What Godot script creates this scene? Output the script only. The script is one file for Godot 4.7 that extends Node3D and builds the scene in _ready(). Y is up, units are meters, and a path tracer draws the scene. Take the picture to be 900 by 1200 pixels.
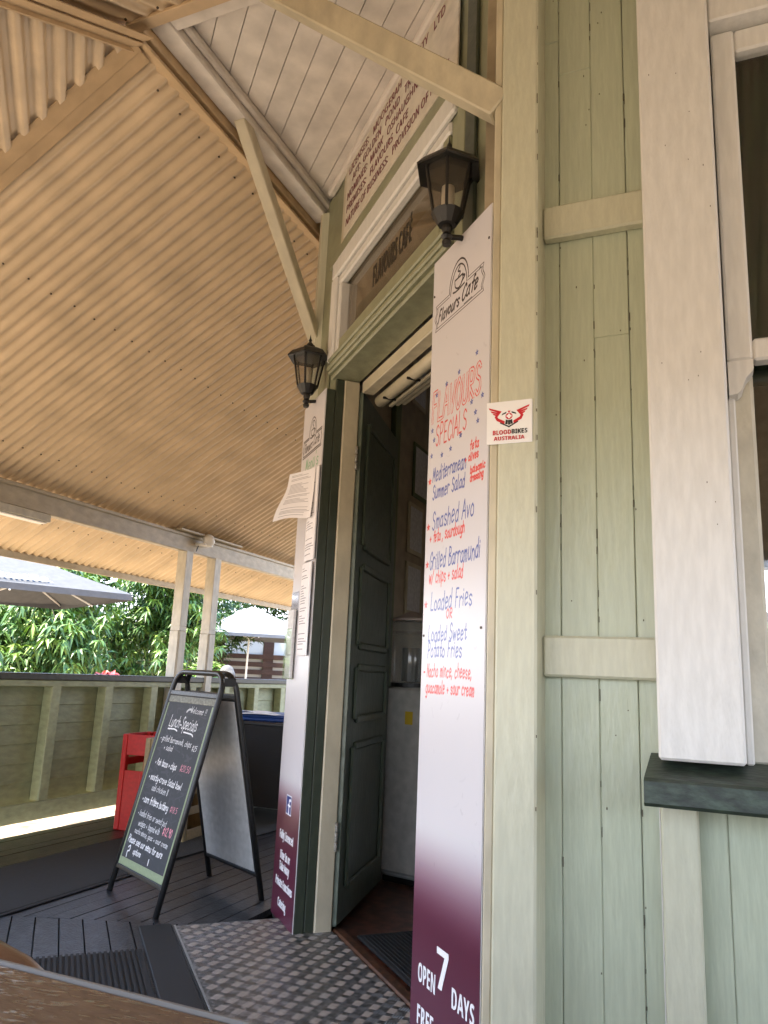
extends Node3D
# A cafe on the chamfered corner of a timber building with a corrugated verandah.
# World: right-hand wall faces +z, the hidden left wall faces -x, the doorway wall runs at 45 degrees.
# Doorway frame DF: local x runs along the wall, y up, z out of the wall.

const EYE := Vector3(0, 1.08, 0)
const SL := 0.575                      # verandah roof fall per metre
const PX := -2.03                      # plate line of the verandah roof against the building
const PY := 3.57
const PZ := -2.02
var DF := Transform3D(Basis(Vector3.UP, -PI / 4), Vector3.ZERO)
var rng := RandomNumberGenerator.new()
var used := {}
var bevs := {}
var tex := {}
var M := {}

# ------------------------------------------------------------------ helpers
func numbered(n: String) -> String:
	if not used.has(n):
		used[n] = 0
		return n
	used[n] += 1
	return "%s_%03d" % [n, used[n]]

func tag(o: Node, label := "", category := "", group := "", kind := "") -> void:
	if label != "": o.set_meta("label", label)
	if category != "": o.set_meta("category", category)
	if group != "": o.set_meta("group", group)
	if kind != "": o.set_meta("kind", kind)

func thing(called: String, label: String, category: String, at := Vector3.ZERO, turn := 0.0, group := "") -> Node3D:
	var o := Node3D.new()
	o.name = numbered(called)
	add_child(o)
	o.position = at
	o.rotation.y = turn
	tag(o, label, category, group)
	return o

func obj(called: String, mesh: Mesh, m: Material, parent: Node, xf := Transform3D.IDENTITY) -> MeshInstance3D:
	var o := MeshInstance3D.new()
	o.name = called
	o.mesh = mesh
	o.material_override = m
	o.transform = xf
	parent.add_child(o, true)
	return o

func group_node(called: String, parent: Node, xf := Transform3D.IDENTITY) -> Node3D:
	var o := Node3D.new()
	o.name = called
	o.transform = xf
	parent.add_child(o, true)
	return o

func tri(st: SurfaceTool, a: Vector3, b: Vector3, c: Vector3, mid: Vector3) -> void:
	var n := (c - a).cross(b - a)
	if n.dot((a + b + c) / 3.0 - mid) < 0:
		st.add_vertex(a); st.add_vertex(c); st.add_vertex(b)
	else:
		st.add_vertex(a); st.add_vertex(b); st.add_vertex(c)

func quad(st: SurfaceTool, a: Vector3, b: Vector3, c: Vector3, d: Vector3, mid: Vector3) -> void:
	tri(st, a, b, c, mid)
	tri(st, a, c, d, mid)

func begin() -> SurfaceTool:
	var st := SurfaceTool.new()
	st.begin(Mesh.PRIMITIVE_TRIANGLES)
	st.set_smooth_group(-1)
	return st

func done(st: SurfaceTool) -> ArrayMesh:
	st.generate_normals()
	return st.commit()

func add_box(st: SurfaceTool, c: Vector3, s: Vector3, xf := Transform3D.IDENTITY) -> void:
	var h := s * 0.5
	var v := []
	for i in 8:
		v.append(xf * (c + Vector3(h.x if i & 1 else -h.x, h.y if i & 2 else -h.y, h.z if i & 4 else -h.z)))
	var mid: Vector3 = xf * c
	for f in [[0, 1, 3, 2], [4, 5, 7, 6], [0, 1, 5, 4], [2, 3, 7, 6], [0, 2, 6, 4], [1, 3, 7, 5]]:
		quad(st, v[f[0]], v[f[1]], v[f[2]], v[f[3]], mid)

# a box with chamfered edges, shared between equal sizes
func bev(s: Vector3, b: float) -> ArrayMesh:
	var key := "%.4f %.4f %.4f %.4f" % [s.x, s.y, s.z, b]
	if bevs.has(key): return bevs[key]
	b = min(b, 0.45 * min(s.x, min(s.y, s.z)))
	var st := begin()
	var h := s * 0.5
	var k := h - Vector3(b, b, b)
	var o := Vector3.ZERO
	for sg in [-1.0, 1.0]:
		quad(st, Vector3(sg * h.x, -k.y, -k.z), Vector3(sg * h.x, k.y, -k.z), Vector3(sg * h.x, k.y, k.z), Vector3(sg * h.x, -k.y, k.z), o)
		quad(st, Vector3(-k.x, sg * h.y, -k.z), Vector3(k.x, sg * h.y, -k.z), Vector3(k.x, sg * h.y, k.z), Vector3(-k.x, sg * h.y, k.z), o)
		quad(st, Vector3(-k.x, -k.y, sg * h.z), Vector3(k.x, -k.y, sg * h.z), Vector3(k.x, k.y, sg * h.z), Vector3(-k.x, k.y, sg * h.z), o)
		for sh in [-1.0, 1.0]:
			quad(st, Vector3(sg * h.x, sh * k.y, -k.z), Vector3(sg * h.x, sh * k.y, k.z), Vector3(sg * k.x, sh * h.y, k.z), Vector3(sg * k.x, sh * h.y, -k.z), o)
			quad(st, Vector3(sg * h.x, -k.y, sh * k.z), Vector3(sg * h.x, k.y, sh * k.z), Vector3(sg * k.x, k.y, sh * h.z), Vector3(sg * k.x, -k.y, sh * h.z), o)
			quad(st, Vector3(-k.x, sg * h.y, sh * k.z), Vector3(k.x, sg * h.y, sh * k.z), Vector3(k.x, sg * k.y, sh * h.z), Vector3(-k.x, sg * k.y, sh * h.z), o)
			for si in [-1.0, 1.0]:
				tri(st, Vector3(sg * h.x, sh * k.y, si * k.z), Vector3(sg * k.x, sh * h.y, si * k.z), Vector3(sg * k.x, sh * k.y, si * h.z), o)
	bevs[key] = done(st)
	return bevs[key]

func box(called: String, parent: Node, lo: Vector3, hi: Vector3, m: Material, b := 0.004, frame := Transform3D.IDENTITY) -> MeshInstance3D:
	return obj(called, bev((hi - lo).abs(), b), m, parent, frame * Transform3D(Basis(), (lo + hi) * 0.5))

# a timber from a to b; w across (along side), h the other way
func timber(called: String, parent: Node, a: Vector3, b: Vector3, w: float, h: float, up: Vector3, m: Material, bb := 0.004) -> MeshInstance3D:
	var d := (b - a).normalized()
	var side := d.cross(up).normalized()
	var u := side.cross(d).normalized()
	return obj(called, bev(Vector3(w, h, a.distance_to(b)), bb), m, parent, Transform3D(Basis(side, u, -d), (a + b) * 0.5))

func add_tube(st: SurfaceTool, pts: Array, rad: Array, n := 8, cap := true) -> void:
	var rings := []
	var ref := Vector3.UP
	for i in pts.size():
		var d: Vector3 = (pts[min(i + 1, pts.size() - 1)] - pts[max(i - 1, 0)]).normalized()
		if abs(d.dot(ref)) > 0.95: ref = Vector3.RIGHT if abs(d.x) < 0.8 else Vector3.BACK
		var s := d.cross(ref).normalized()
		var t := s.cross(d).normalized()
		ref = t
		var r := []
		for k in n:
			var a := TAU * k / n
			r.append(pts[i] + (s * cos(a) + t * sin(a)) * rad[i])
		rings.append(r)
	for i in pts.size() - 1:
		var mid: Vector3 = (pts[i] + pts[i + 1]) * 0.5
		for k in n:
			quad(st, rings[i][k], rings[i][(k + 1) % n], rings[i + 1][(k + 1) % n], rings[i + 1][k], mid)
	if cap:
		for e in [0, pts.size() - 1]:
			var mid: Vector3 = pts[1] if e == 0 else pts[e - 1]
			for k in n:
				tri(st, pts[e], rings[e][k], rings[e][(k + 1) % n], mid)

func tube(pts: Array, r: float, n := 10) -> ArrayMesh:
	var st := begin()
	st.set_smooth_group(0)
	var rad := []
	for p in pts: rad.append(r)
	add_tube(st, pts, rad, n)
	return done(st)

# surface of revolution round y; prof holds Vector2(radius, height); n sides
func add_lathe(st: SurfaceTool, prof: Array, n: int, c := Vector3.ZERO, turn := 0.0) -> void:
	for i in prof.size() - 1:
		var a: Vector2 = prof[i]
		var b: Vector2 = prof[i + 1]
		for k in n:
			var t0 := TAU * k / n + turn
			var t1 := TAU * (k + 1) / n + turn
			var p00 := c + Vector3(cos(t0) * a.x, a.y, sin(t0) * a.x)
			var p01 := c + Vector3(cos(t1) * a.x, a.y, sin(t1) * a.x)
			var p10 := c + Vector3(cos(t0) * b.x, b.y, sin(t0) * b.x)
			var p11 := c + Vector3(cos(t1) * b.x, b.y, sin(t1) * b.x)
			# outward = away from the axis, or along the axis for flat rings
			var nn := (p10 - p00).cross(p01 - p00)
			if nn.length() < 1e-9: nn = (p11 - p01).cross(p01 - p10)
			var dr := b - a
			var outw := Vector3(cos((t0 + t1) / 2) * dr.y, -dr.x, sin((t0 + t1) / 2) * dr.y)
			if outw.length() < 1e-9: continue
			var mid := (p00 + p11) * 0.5 - outw.normalized()
			if a.x > 1e-5: tri(st, p00, p01, p11, mid)
			if b.x > 1e-5: tri(st, p00, p11, p10, mid)

# vertical prism from a plan polygon (Vector2 = x,z)
func prism(poly: PackedVector2Array, y0: float, y1: float) -> ArrayMesh:
	var st := begin()
	var idx := Geometry2D.triangulate_polygon(poly)
	var c := Vector2.ZERO
	for p in poly: c += p / poly.size()
	var mid := Vector3(c.x, (y0 + y1) / 2, c.y)
	for i in range(0, idx.size(), 3):
		for y in [y0, y1]:
			tri(st, Vector3(poly[idx[i]].x, y, poly[idx[i]].y), Vector3(poly[idx[i + 1]].x, y, poly[idx[i + 1]].y), Vector3(poly[idx[i + 2]].x, y, poly[idx[i + 2]].y), mid)
	for i in poly.size():
		var a := poly[i]
		var b := poly[(i + 1) % poly.size()]
		quad(st, Vector3(a.x, y0, a.y), Vector3(b.x, y0, b.y), Vector3(b.x, y1, b.y), Vector3(a.x, y1, a.y), mid)
	return done(st)

# ------------------------------------------------------------------ textures and materials
func noise_tex(key: String, freq: float, contrast: float, bright: float, sd: int, oct := 5, size := 512, ntype := FastNoiseLite.TYPE_SIMPLEX_SMOOTH) -> ImageTexture:
	if tex.has(key): return tex[key]
	var n := FastNoiseLite.new()
	n.seed = sd; n.noise_type = ntype; n.frequency = freq; n.fractal_octaves = oct
	var im := n.get_seamless_image(size, size)
	im.convert(Image.FORMAT_RGB8)
	im.adjust_bcs(1.0, contrast, 1.0)
	im.adjust_bcs(bright, 1.0, 1.0)
	im.generate_mipmaps()
	tex[key] = ImageTexture.create_from_image(im)
	return tex[key]

func normal_tex(key: String, freq: float, strength: float, sd: int, oct := 4, size := 512) -> ImageTexture:
	if tex.has(key): return tex[key]
	var n := FastNoiseLite.new()
	n.seed = sd; n.frequency = freq; n.fractal_octaves = oct
	var im := n.get_seamless_image(size, size)
	im.convert(Image.FORMAT_RGBA8)
	im.bump_map_to_normal_map(strength)
	im.generate_mipmaps()
	tex[key] = ImageTexture.create_from_image(im)
	return tex[key]

func mat(c: Color, rough: float, blotch := "soft", sc := Vector3(1, 1, 1), bump := 0.0, bumpkey := "fine", world := true) -> StandardMaterial3D:
	var m := StandardMaterial3D.new()
	m.albedo_color = c
	m.roughness = rough
	m.metallic_specular = 0.5
	if blotch != "":
		m.albedo_texture = tex[blotch]
	m.uv1_triplanar = true
	m.uv1_world_triplanar = world
	m.uv1_scale = sc
	if bump > 0:
		m.normal_enabled = true
		m.normal_texture = tex[bumpkey]
		m.normal_scale = bump
	return m

func plain(c: Color, rough: float, metal := 0.0) -> StandardMaterial3D:
	var m := StandardMaterial3D.new()
	m.albedo_color = c
	m.roughness = rough
	m.metallic = metal
	return m

func lin(r: float, g: float, b: float) -> Color:
	return Color(r, g, b).linear_to_srgb()

func make_materials() -> void:
	noise_tex("soft", 0.012, 0.09, 1.82, 3)
	noise_tex("paint", 0.02, 0.035, 1.88, 31, 6)
	noise_tex("strong", 0.012, 0.4, 1.5, 7)
	noise_tex("stain", 0.010, 0.10, 1.82, 41, 6)
	noise_tex("speck", 0.12, 0.5, 1.4, 11, 3)
	noise_tex("grain", 0.02, 0.45, 1.45, 17, 5)
	normal_tex("fine", 0.05, 3.0, 5)
	normal_tex("brush", 0.02, 4.0, 9)
	normal_tex("wave", 0.012, 6.0, 19, 3)
	normal_tex("weave", 0.25, 5.0, 21, 2)
	M.green = mat(lin(0.60, 0.59, 0.44), 0.4, "paint", Vector3(5, 0.7, 5), 0.4, "brush")
	M.green_board = mat(lin(0.52, 0.56, 0.41), 0.34, "paint", Vector3(7, 0.5, 7), 0.4, "brush")
	M.cream = mat(lin(0.64, 0.57, 0.41), 0.45, "soft", Vector3(1.5, 0.6, 1.5), 0.3, "brush")
	M.white = mat(lin(0.74, 0.72, 0.675), 0.42, "paint", Vector3(4, 0.7, 4), 0.35, "brush")
	M.soffit = mat(lin(0.84, 0.775, 0.705), 0.38, "soft", Vector3(0.8, 0.8, 0.8), 0.15, "brush")
	M.dark_green = mat(lin(0.055, 0.068, 0.045), 0.4, "soft", Vector3(2, 1, 2), 0.4, "brush")
	M.mid_green = mat(lin(0.30, 0.305, 0.19), 0.42, "soft", Vector3(2, 1, 2), 0.3, "brush")
	M.sill_green = mat(lin(0.05, 0.075, 0.05), 0.5, "strong", Vector3(3, 6, 6), 0.6, "brush")
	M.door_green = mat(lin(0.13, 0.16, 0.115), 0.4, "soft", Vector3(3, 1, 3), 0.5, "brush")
	M.iron = mat(lin(0.80, 0.615, 0.40), 0.4, "stain", Vector3(0.6, 0.6, 0.6), 0.12, "fine")
	M.flashing = mat(lin(0.64, 0.46, 0.27), 0.45, "soft", Vector3(1, 1, 1), 0.1, "fine")
	M.beam = mat(lin(0.50, 0.43, 0.31), 0.5, "soft", Vector3(1, 2, 1), 0.3, "brush")
	M.post = mat(lin(0.62, 0.58, 0.47), 0.5, "soft", Vector3(2, 1, 2), 0.35, "brush")
	M.bal = mat(lin(0.42, 0.44, 0.24), 0.55, "soft", Vector3(1.5, 3, 1.5), 0.4, "brush")
	M.bal_board = mat(lin(0.37, 0.385, 0.215), 0.6, "soft", Vector3(1.2, 3, 1.2), 0.4, "brush")
	M.rail = mat(lin(0.035, 0.036, 0.022), 0.5, "soft", Vector3(2, 2, 2), 0.3, "brush")
	var decks := [lin(0.042, 0.045, 0.052), lin(0.05, 0.053, 0.06), lin(0.036, 0.038, 0.045), lin(0.046, 0.046, 0.05)]
	M.deck = []
	for d in decks: M.deck.append(mat(d, 0.42, "strong", Vector3(2.3, 2.3, 2.3), 0.6, "fine"))
	M.deck_brown = mat(lin(0.07, 0.052, 0.04), 0.34, "strong", Vector3(2, 2, 2), 0.5, "fine")
	M.border = mat(lin(0.03, 0.031, 0.032), 0.7, "speck", Vector3(6, 6, 6), 0.5, "fine")
	M.steel = mat(lin(0.40, 0.40, 0.395), 0.36, "strong", Vector3(5, 5, 5), 0.25, "fine")
	M.steel.metallic = 0.6
	M.bars = mat(lin(0.52, 0.515, 0.50), 0.3, "soft", Vector3(5, 5, 5))
	M.bars.metallic = 0.6
	M.rubber = mat(lin(0.022, 0.022, 0.023), 0.75, "speck", Vector3(8, 8, 8), 0.3, "fine")
	M.carpet = mat(lin(0.045, 0.044, 0.043), 0.95, "speck", Vector3(5, 5, 5), 1.0, "weave")
	M.black = plain(lin(0.012, 0.012, 0.012), 0.35)
	M.lantern = mat(lin(0.008, 0.007, 0.006), 0.45, "", Vector3(10, 10, 10), 0.4, "fine", false)
	M.acm = plain(lin(0.78, 0.77, 0.76), 0.22)
	M.lettering = plain(lin(0.85, 0.85, 0.86), 0.35)
	M.red_print = plain(lin(0.16, 0.012, 0.03), 0.5)
	M.table = mat(lin(0.145, 0.096, 0.068), 0.2, "soft", Vector3(2.5, 8, 9), 0.5, "wave")
	M.edge = plain(lin(0.17, 0.165, 0.15), 0.4)
	M.vinyl = mat(lin(0.19, 0.10, 0.055), 0.3, "soft", Vector3(4, 4, 4), 0.3, "fine")
	M.red_plastic = mat(lin(0.5, 0.012, 0.01), 0.4, "soft", Vector3(4, 4, 4))
	M.tan_plastic = mat(lin(0.30, 0.22, 0.10), 0.5, "soft", Vector3(4, 4, 4))
	M.blue = plain(lin(0.015, 0.05, 0.2), 0.6)
	M.paper = mat(lin(0.8, 0.79, 0.79), 0.7, "soft", Vector3(4, 4, 4))
	M.white_plastic = plain(lin(0.75, 0.74, 0.70), 0.4)
	M.fridge = mat(lin(0.56, 0.56, 0.52), 0.3, "soft", Vector3(2, 2, 2))
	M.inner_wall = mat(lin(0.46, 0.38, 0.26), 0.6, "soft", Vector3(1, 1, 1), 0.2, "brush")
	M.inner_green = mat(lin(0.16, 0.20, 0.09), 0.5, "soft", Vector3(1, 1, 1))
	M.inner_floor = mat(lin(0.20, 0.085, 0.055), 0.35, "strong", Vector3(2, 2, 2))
	M.redwood = mat(lin(0.085, 0.032, 0.02), 0.55, "strong", Vector3(2, 5, 2), 0.4, "brush")
	M.canvas = mat(lin(0.095, 0.098, 0.105), 0.85, "soft", Vector3(1, 1, 1), 0.4, "wave")
	M.canvas_pale = mat(lin(0.22, 0.225, 0.235), 0.85, "soft", Vector3(1, 1, 1), 0.4, "wave")
	M.bark = mat(lin(0.10, 0.08, 0.055), 0.9, "strong", Vector3(4, 1.5, 4), 1.0, "fine")
	M.paving = mat(lin(0.60, 0.45, 0.29), 0.85, "strong", Vector3(0.6, 0.6, 0.6), 0.5, "fine")
	M.screw = plain(lin(0.09, 0.07, 0.05), 0.4, 0.6)
	M.hinge = mat(lin(0.5, 0.47, 0.4), 0.4, "strong", Vector3(10, 10, 10))
	M.leaf = StandardMaterial3D.new()
	M.leaf.vertex_color_use_as_albedo = true
	M.leaf.roughness = 0.38
	M.leaf.backlight_enabled = true
	M.leaf.backlight = Color(0.42, 0.52, 0.16)
	M.leaf.cull_mode = BaseMaterial3D.CULL_DISABLED
	M.glass_edge = plain(lin(0.5, 0.5, 0.52), 0.25)
	M.glass = StandardMaterial3D.new()
	M.glass.albedo_color = Color(0.2, 0.22, 0.2, 0.05)
	M.glass.transparency = BaseMaterial3D.TRANSPARENCY_ALPHA
	M.glass.roughness = 0.03
	M.dark_glass = StandardMaterial3D.new()
	M.dark_glass.albedo_color = Color(0.46, 0.41, 0.33, 0.5)
	M.dark_glass.transparency = BaseMaterial3D.TRANSPARENCY_ALPHA
	M.dark_glass.roughness = 0.05
	M.smoke_glass = StandardMaterial3D.new()
	M.smoke_glass.albedo_color = Color(0.4, 0.36, 0.3, 0.2)
	M.smoke_glass.transparency = BaseMaterial3D.TRANSPARENCY_ALPHA
	M.smoke_glass.roughness = 0.08

# ------------------------------------------------------------------ hand lettering, drawn as print
# strokes on a grid: baseline 0, small letters 6 high, capitals 10
var G := {
	"a": [[5,5, 3,6, 1,4, 1,1, 3,0, 5,2], [5,6, 5,1, 6,0]],
	"b": [[1,10, 1,0], [1,4, 3,6, 5,4, 5,1, 3,0, 1,1]],
	"c": [[5,5, 3,6, 1,4, 1,1, 3,0, 5,1]],
	"d": [[5,4, 3,6, 1,4, 1,1, 3,0, 5,2], [5,10, 5,0]],
	"e": [[1,3, 5,4, 4,6, 2,6, 1,3, 2,0, 5,1]],
	"f": [[5,9, 4,10, 3,8, 3,0], [1,6, 5,6]],
	"g": [[5,5, 3,6, 1,4, 1,1, 3,0, 5,2], [5,6, 5,-2, 3,-4, 1,-3]],
	"h": [[1,10, 1,0], [1,4, 3,6, 5,4, 5,0]],
	"i": [[2,6, 2,0], [2,8, 2,8.6]],
	"j": [[3,6, 3,-2, 1,-4], [3,8, 3,8.6]],
	"k": [[1,10, 1,0], [5,6, 1,3, 5,0]],
	"l": [[2,10, 2,1, 3,0]],
	"m": [[1,6, 1,0], [1,4, 2.5,6, 3.5,4, 3.5,0], [3.5,4, 5,6, 6,4, 6,0]],
	"n": [[1,6, 1,0], [1,4, 3,6, 5,4, 5,0]],
	"o": [[3,6, 1,4, 1,1, 3,0, 5,1, 5,4, 3,6]],
	"p": [[1,6, 1,-4], [1,4, 3,6, 5,4, 5,1, 3,0, 1,1]],
	"q": [[5,5, 3,6, 1,4, 1,1, 3,0, 5,2], [5,6, 5,-4]],
	"r": [[1,6, 1,0], [1,4, 3,6, 5,5]],
	"s": [[5,5, 3,6, 1,5, 2,3.4, 4,2.6, 5,1, 3,0, 1,1]],
	"t": [[3,10, 3,1, 4,0, 5,1], [1,6, 5,6]],
	"u": [[1,6, 1,1, 3,0, 5,2], [5,6, 5,0]],
	"v": [[1,6, 3,0, 5,6]],
	"w": [[0,6, 1.5,0, 3,5, 4.5,0, 6,6]],
	"x": [[1,6, 5,0], [5,6, 1,0]],
	"y": [[1,6, 1,2, 3,1, 5,3], [5,6, 5,-2, 3,-4, 1,-3]],
	"z": [[1,6, 5,6, 1,0, 5,0]],
	"A": [[0,0, 3,10, 6,0], [1,4, 5,4]],
	"B": [[1,0, 1,10], [1,10, 4,9.5, 4.5,7, 1,5.4], [1,5.4, 5,4.5, 5,1, 1,0]],
	"C": [[5.5,8, 4,10, 1.5,8, 0.6,4, 2,0.5, 4,0, 5.8,2]],
	"D": [[1,0, 1,10], [1,10, 4,9, 5.5,5, 4,1, 1,0]],
	"E": [[5,10, 1,10, 1,0, 5,0], [1,5.2, 4,5.2]],
	"F": [[1,0, 1,10, 5,10], [1,5.4, 4,5.4]],
	"G": [[5.5,8, 4,10, 1.5,8, 0.6,4, 2,0.5, 4,0, 5.5,2, 5.5,4.5, 3.4,4.5]],
	"I": [[2,0, 2,10]],
	"L": [[1,10, 1,0, 5,0]],
	"M": [[0,0, 1,10, 3,3, 5,10, 6,0]],
	"N": [[1,0, 1,10, 5,0, 5,10]],
	"O": [[3,10, 0.8,7, 0.8,3, 3,0, 5.2,3, 5.2,7, 3,10]],
	"P": [[1,0, 1,10], [1,10, 4,9.6, 5,7.4, 4,5.2, 1,4.6]],
	"R": [[1,0, 1,10], [1,10, 4,9.6, 5,7.4, 4,5.2, 1,4.8, 5.4,0]],
	"S": [[5,8.4, 3,10, 1,8.4, 1.6,6, 4.4,4.4, 5,2, 3,0, 0.8,1.4]],
	"U": [[1,10, 1,2, 3,0, 5,2, 5,10]],
	"V": [[0.4,10, 3,0, 5.6,10]],
	"W": [[0,10, 1.5,0, 3,7, 4.5,0, 6,10]],
	"0": [[3,10, 1,7, 1,3, 3,0, 5,3, 5,7, 3,10]],
	"1": [[2,8, 3,10, 3,0]],
	"2": [[1,8, 3,10, 5,8, 1,0, 5,0]],
	"5": [[5,10, 1,10, 1,6, 4,6, 5,3, 3,0, 1,1]],
	"8": [[3,10, 1,8, 3,5.4, 5,3, 3,0, 1,3, 3,5.4, 5,8, 3,10]],
	"9": [[5,8, 3,10, 1,8, 3,5, 5,8, 5,0]],
	"$": [[5,8, 3,9, 1,7, 5,3, 3,1, 1,2], [3,11, 3,-1]],
	"+": [[1,3, 5,3], [3,5, 3,1]],
	"-": [[1,3.5, 5,3.5]], ",": [[2,1, 1,-1.5]], ".": [[2,0, 2.4,0.4]], "!": [[2,10, 2,3], [2,0.6, 2,0]],
	"/": [[0,-1, 5,10]], "*": [[1,3, 2,4, 3,3, 2,2, 1,3]], "'": [[2,10, 1.6,8]],
	"v~": [[0,0, 1,0]],
}

func dot(im: Image, x: float, y: float, r: float, c: Color) -> void:
	if r < 1.3:
		im.fill_rect(Rect2i(int(x), int(y), 2 if r > 0.7 else 1, 2 if r > 0.7 else 1), c)
		return
	var k := int(ceil(r))
	for j in range(-k, k + 1):
		var w := int(sqrt(max(0.0, r * r - j * j)))
		im.fill_rect(Rect2i(int(x) - w, int(y) + j, 2 * w + 1, 1), c)

func curve(im: Image, pts: Array, r: float, c: Color, smooth := true) -> void:
	# Catmull-Rom through the points so that the hand looks drawn, not ruled
	for i in pts.size() - 1:
		var p1: Vector2 = pts[i]
		var p2: Vector2 = pts[i + 1]
		var p0: Vector2 = pts[i - 1] if i > 0 else p1
		var p3: Vector2 = pts[i + 2] if i + 2 < pts.size() else p2
		var n := int(max(2.0, p1.distance_to(p2) / max(0.8, r * 0.5)))
		for k in n + 1:
			var t := float(k) / n
			var q := p1.lerp(p2, t)
			if smooth:
				q = 0.5 * ((2.0 * p1) + (p2 - p0) * t + (2.0 * p0 - 5.0 * p1 + 4.0 * p2 - p3) * t * t + (3.0 * p1 - p0 - 3.0 * p2 + p3) * t * t * t)
			dot(im, q.x, q.y, r, c)

# text at pixel x, baseline y; h = capital height; fit = width to fill (0: natural); slope = rise of the line
func hand(im: Image, s: String, x: float, y: float, h: float, fit: float, r: float, c: Color, slant := 0.0, slope := 0.0) -> void:
	var total := 0.0
	for ch in s: total += advance(ch)
	var sx := h / 10.0
	if fit > 0: sx = fit / total
	var run := 0.0
	for i in s.length():
		var ch := s[i]
		var here := run
		run += advance(ch)
		if not G.has(ch): continue
		var ox := x + here * sx + rng.randf_range(-0.2, 0.2) * sx
		if "il.,!1'I*".contains(ch): ox -= 0.8 * sx
		var oy := y - slope * here * sx + rng.randf_range(-0.5, 0.5) * h / 10.0
		var k := h / 10.0 * rng.randf_range(0.92, 1.08)
		for stroke in G[ch]:
			var pts := []
			for j in range(0, stroke.size(), 2):
				pts.append(Vector2(ox + stroke[j] * sx + slant * stroke[j + 1] * k, oy - stroke[j + 1] * k))
			curve(im, pts, r, c, pts.size() > 2 and not "AEFLMNVWkvwxz$+".contains(ch))

func advance(ch: String) -> float:
	if "il.,!'I*".contains(ch): return 3.4
	if "ftrj1-".contains(ch): return 5.4
	if "mwMW".contains(ch): return 7.6
	if ch == " ": return 4.6
	return 6.5

func star(im: Image, x: float, y: float, r: float, c: Color) -> void:
	var pts := []
	for k in 6: pts.append(Vector2(x, y) + Vector2(0, -r).rotated(TAU * 2 * k / 5))
	curve(im, pts, 1.2, c, false)

func poly_fill(im: Image, pts: Array, c: Color) -> void:
	var y0 := 1e9
	var y1 := -1e9
	for p in pts:
		y0 = min(y0, p.y); y1 = max(y1, p.y)
	for y in range(int(y0), int(y1) + 1):
		var xs := []
		for i in pts.size():
			var a: Vector2 = pts[i]
			var b: Vector2 = pts[(i + 1) % pts.size()]
			if (a.y <= y) != (b.y <= y): xs.append(a.x + (y - a.y) / (b.y - a.y) * (b.x - a.x))
		xs.sort()
		for i in range(0, xs.size() - 1, 2):
			im.fill_rect(Rect2i(int(xs[i]), y, max(1, int(xs[i + 1]) - int(xs[i])), 1), c)

func print_mat(im: Image, rough: float) -> StandardMaterial3D:
	im.generate_mipmaps()
	var m := StandardMaterial3D.new()
	m.albedo_texture = ImageTexture.create_from_image(im)
	m.roughness = rough
	return m

# a flat sheet in the x,y plane facing +z, uv over it
func sheet(w: float, h: float) -> ArrayMesh:
	var st := SurfaceTool.new()
	st.begin(Mesh.PRIMITIVE_TRIANGLES)
	var v := [Vector3(0, 0, 0), Vector3(0, h, 0), Vector3(w, h, 0), Vector3(w, 0, 0)]
	var u := [Vector2(0, 1), Vector2(0, 0), Vector2(1, 0), Vector2(1, 1)]
	for i in [0, 1, 2, 0, 2, 3]:
		st.set_normal(Vector3.BACK)
		st.set_uv(u[i])
		st.add_vertex(v[i])
	return st.commit()

func letters(s: String, h: float, m: Material, parent: Node, xf: Transform3D, width := 0.0, weight := 700, face := "Droid Sans", italic := false) -> MeshInstance3D:
	var f := SystemFont.new()
	f.font_names = PackedStringArray([face])
	f.font_weight = weight
	f.font_italic = italic
	var t := TextMesh.new()
	t.font = f
	t.text = s
	t.font_size = 48
	t.pixel_size = h / 35.0
	t.depth = 0.001
	t.curve_step = 2.0
	t.horizontal_alignment = HORIZONTAL_ALIGNMENT_LEFT
	var o := obj("lettering", t, m, parent, xf)
	if width > 0:
		var w := t.get_aabb().size.x
		if w > 0: o.transform = xf * Transform3D(Basis().scaled(Vector3(width / w, 1, 1)), Vector3.ZERO)
	return o

# ------------------------------------------------------------------ corrugated iron
# o: upper corner, al: unit down the slope, ac: unit across, len, wid; the wave runs across
func wave_sheet(o: Vector3, al: Vector3, ac: Vector3, length: float, width: float, amp: float, pitch: float) -> ArrayMesh:
	var st := begin()
	st.set_smooth_group(0)
	var nn := al.cross(ac).normalized()
	if nn.y > 0: nn = -nn
	var seg := int(round(width / pitch * 10))
	var pts := []
	for i in seg + 1:
		var w := width * i / seg
		pts.append(o + ac * w + nn * amp * cos(TAU * w / pitch))
	for i in seg:
		var a: Vector3 = pts[i]
		var b: Vector3 = pts[i + 1]
		quad(st, a, b, b + al * length, a + al * length, (a + b + al * length) * 0.5 - nn * 10.0)
	return done(st)

func roof_facet(parent: Node, o: Vector3, al: Vector3, ac: Vector3, length: float, count: int, purlins: Array) -> void:
	var nn := al.cross(ac).normalized()
	if nn.y > 0: nn = -nn
	var screws := begin()
	for i in count:
		var w := 0.762
		var base := o + ac * (w * i) + nn * (0.0022 if i % 2 else 0.0)
		obj("roof_sheet", wave_sheet(base - ac * 0.038, al, ac, length, w + 0.076, 0.0085, 0.0762), M.iron, parent)
		for p in purlins:
			for k in 5:
				var c: Vector3 = base + ac * (0.0762 * (2 * k + 1) - 0.0381 + 0.012) + al * (p + rng.randf_range(-0.008, 0.008)) + nn * 0.012
				add_box(screws, c, Vector3(0.007, 0.007, 0.007))
	var sc := obj("screw_heads", done(screws), M.screw, parent)
	sc.set_meta("kind", "stuff")

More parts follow.
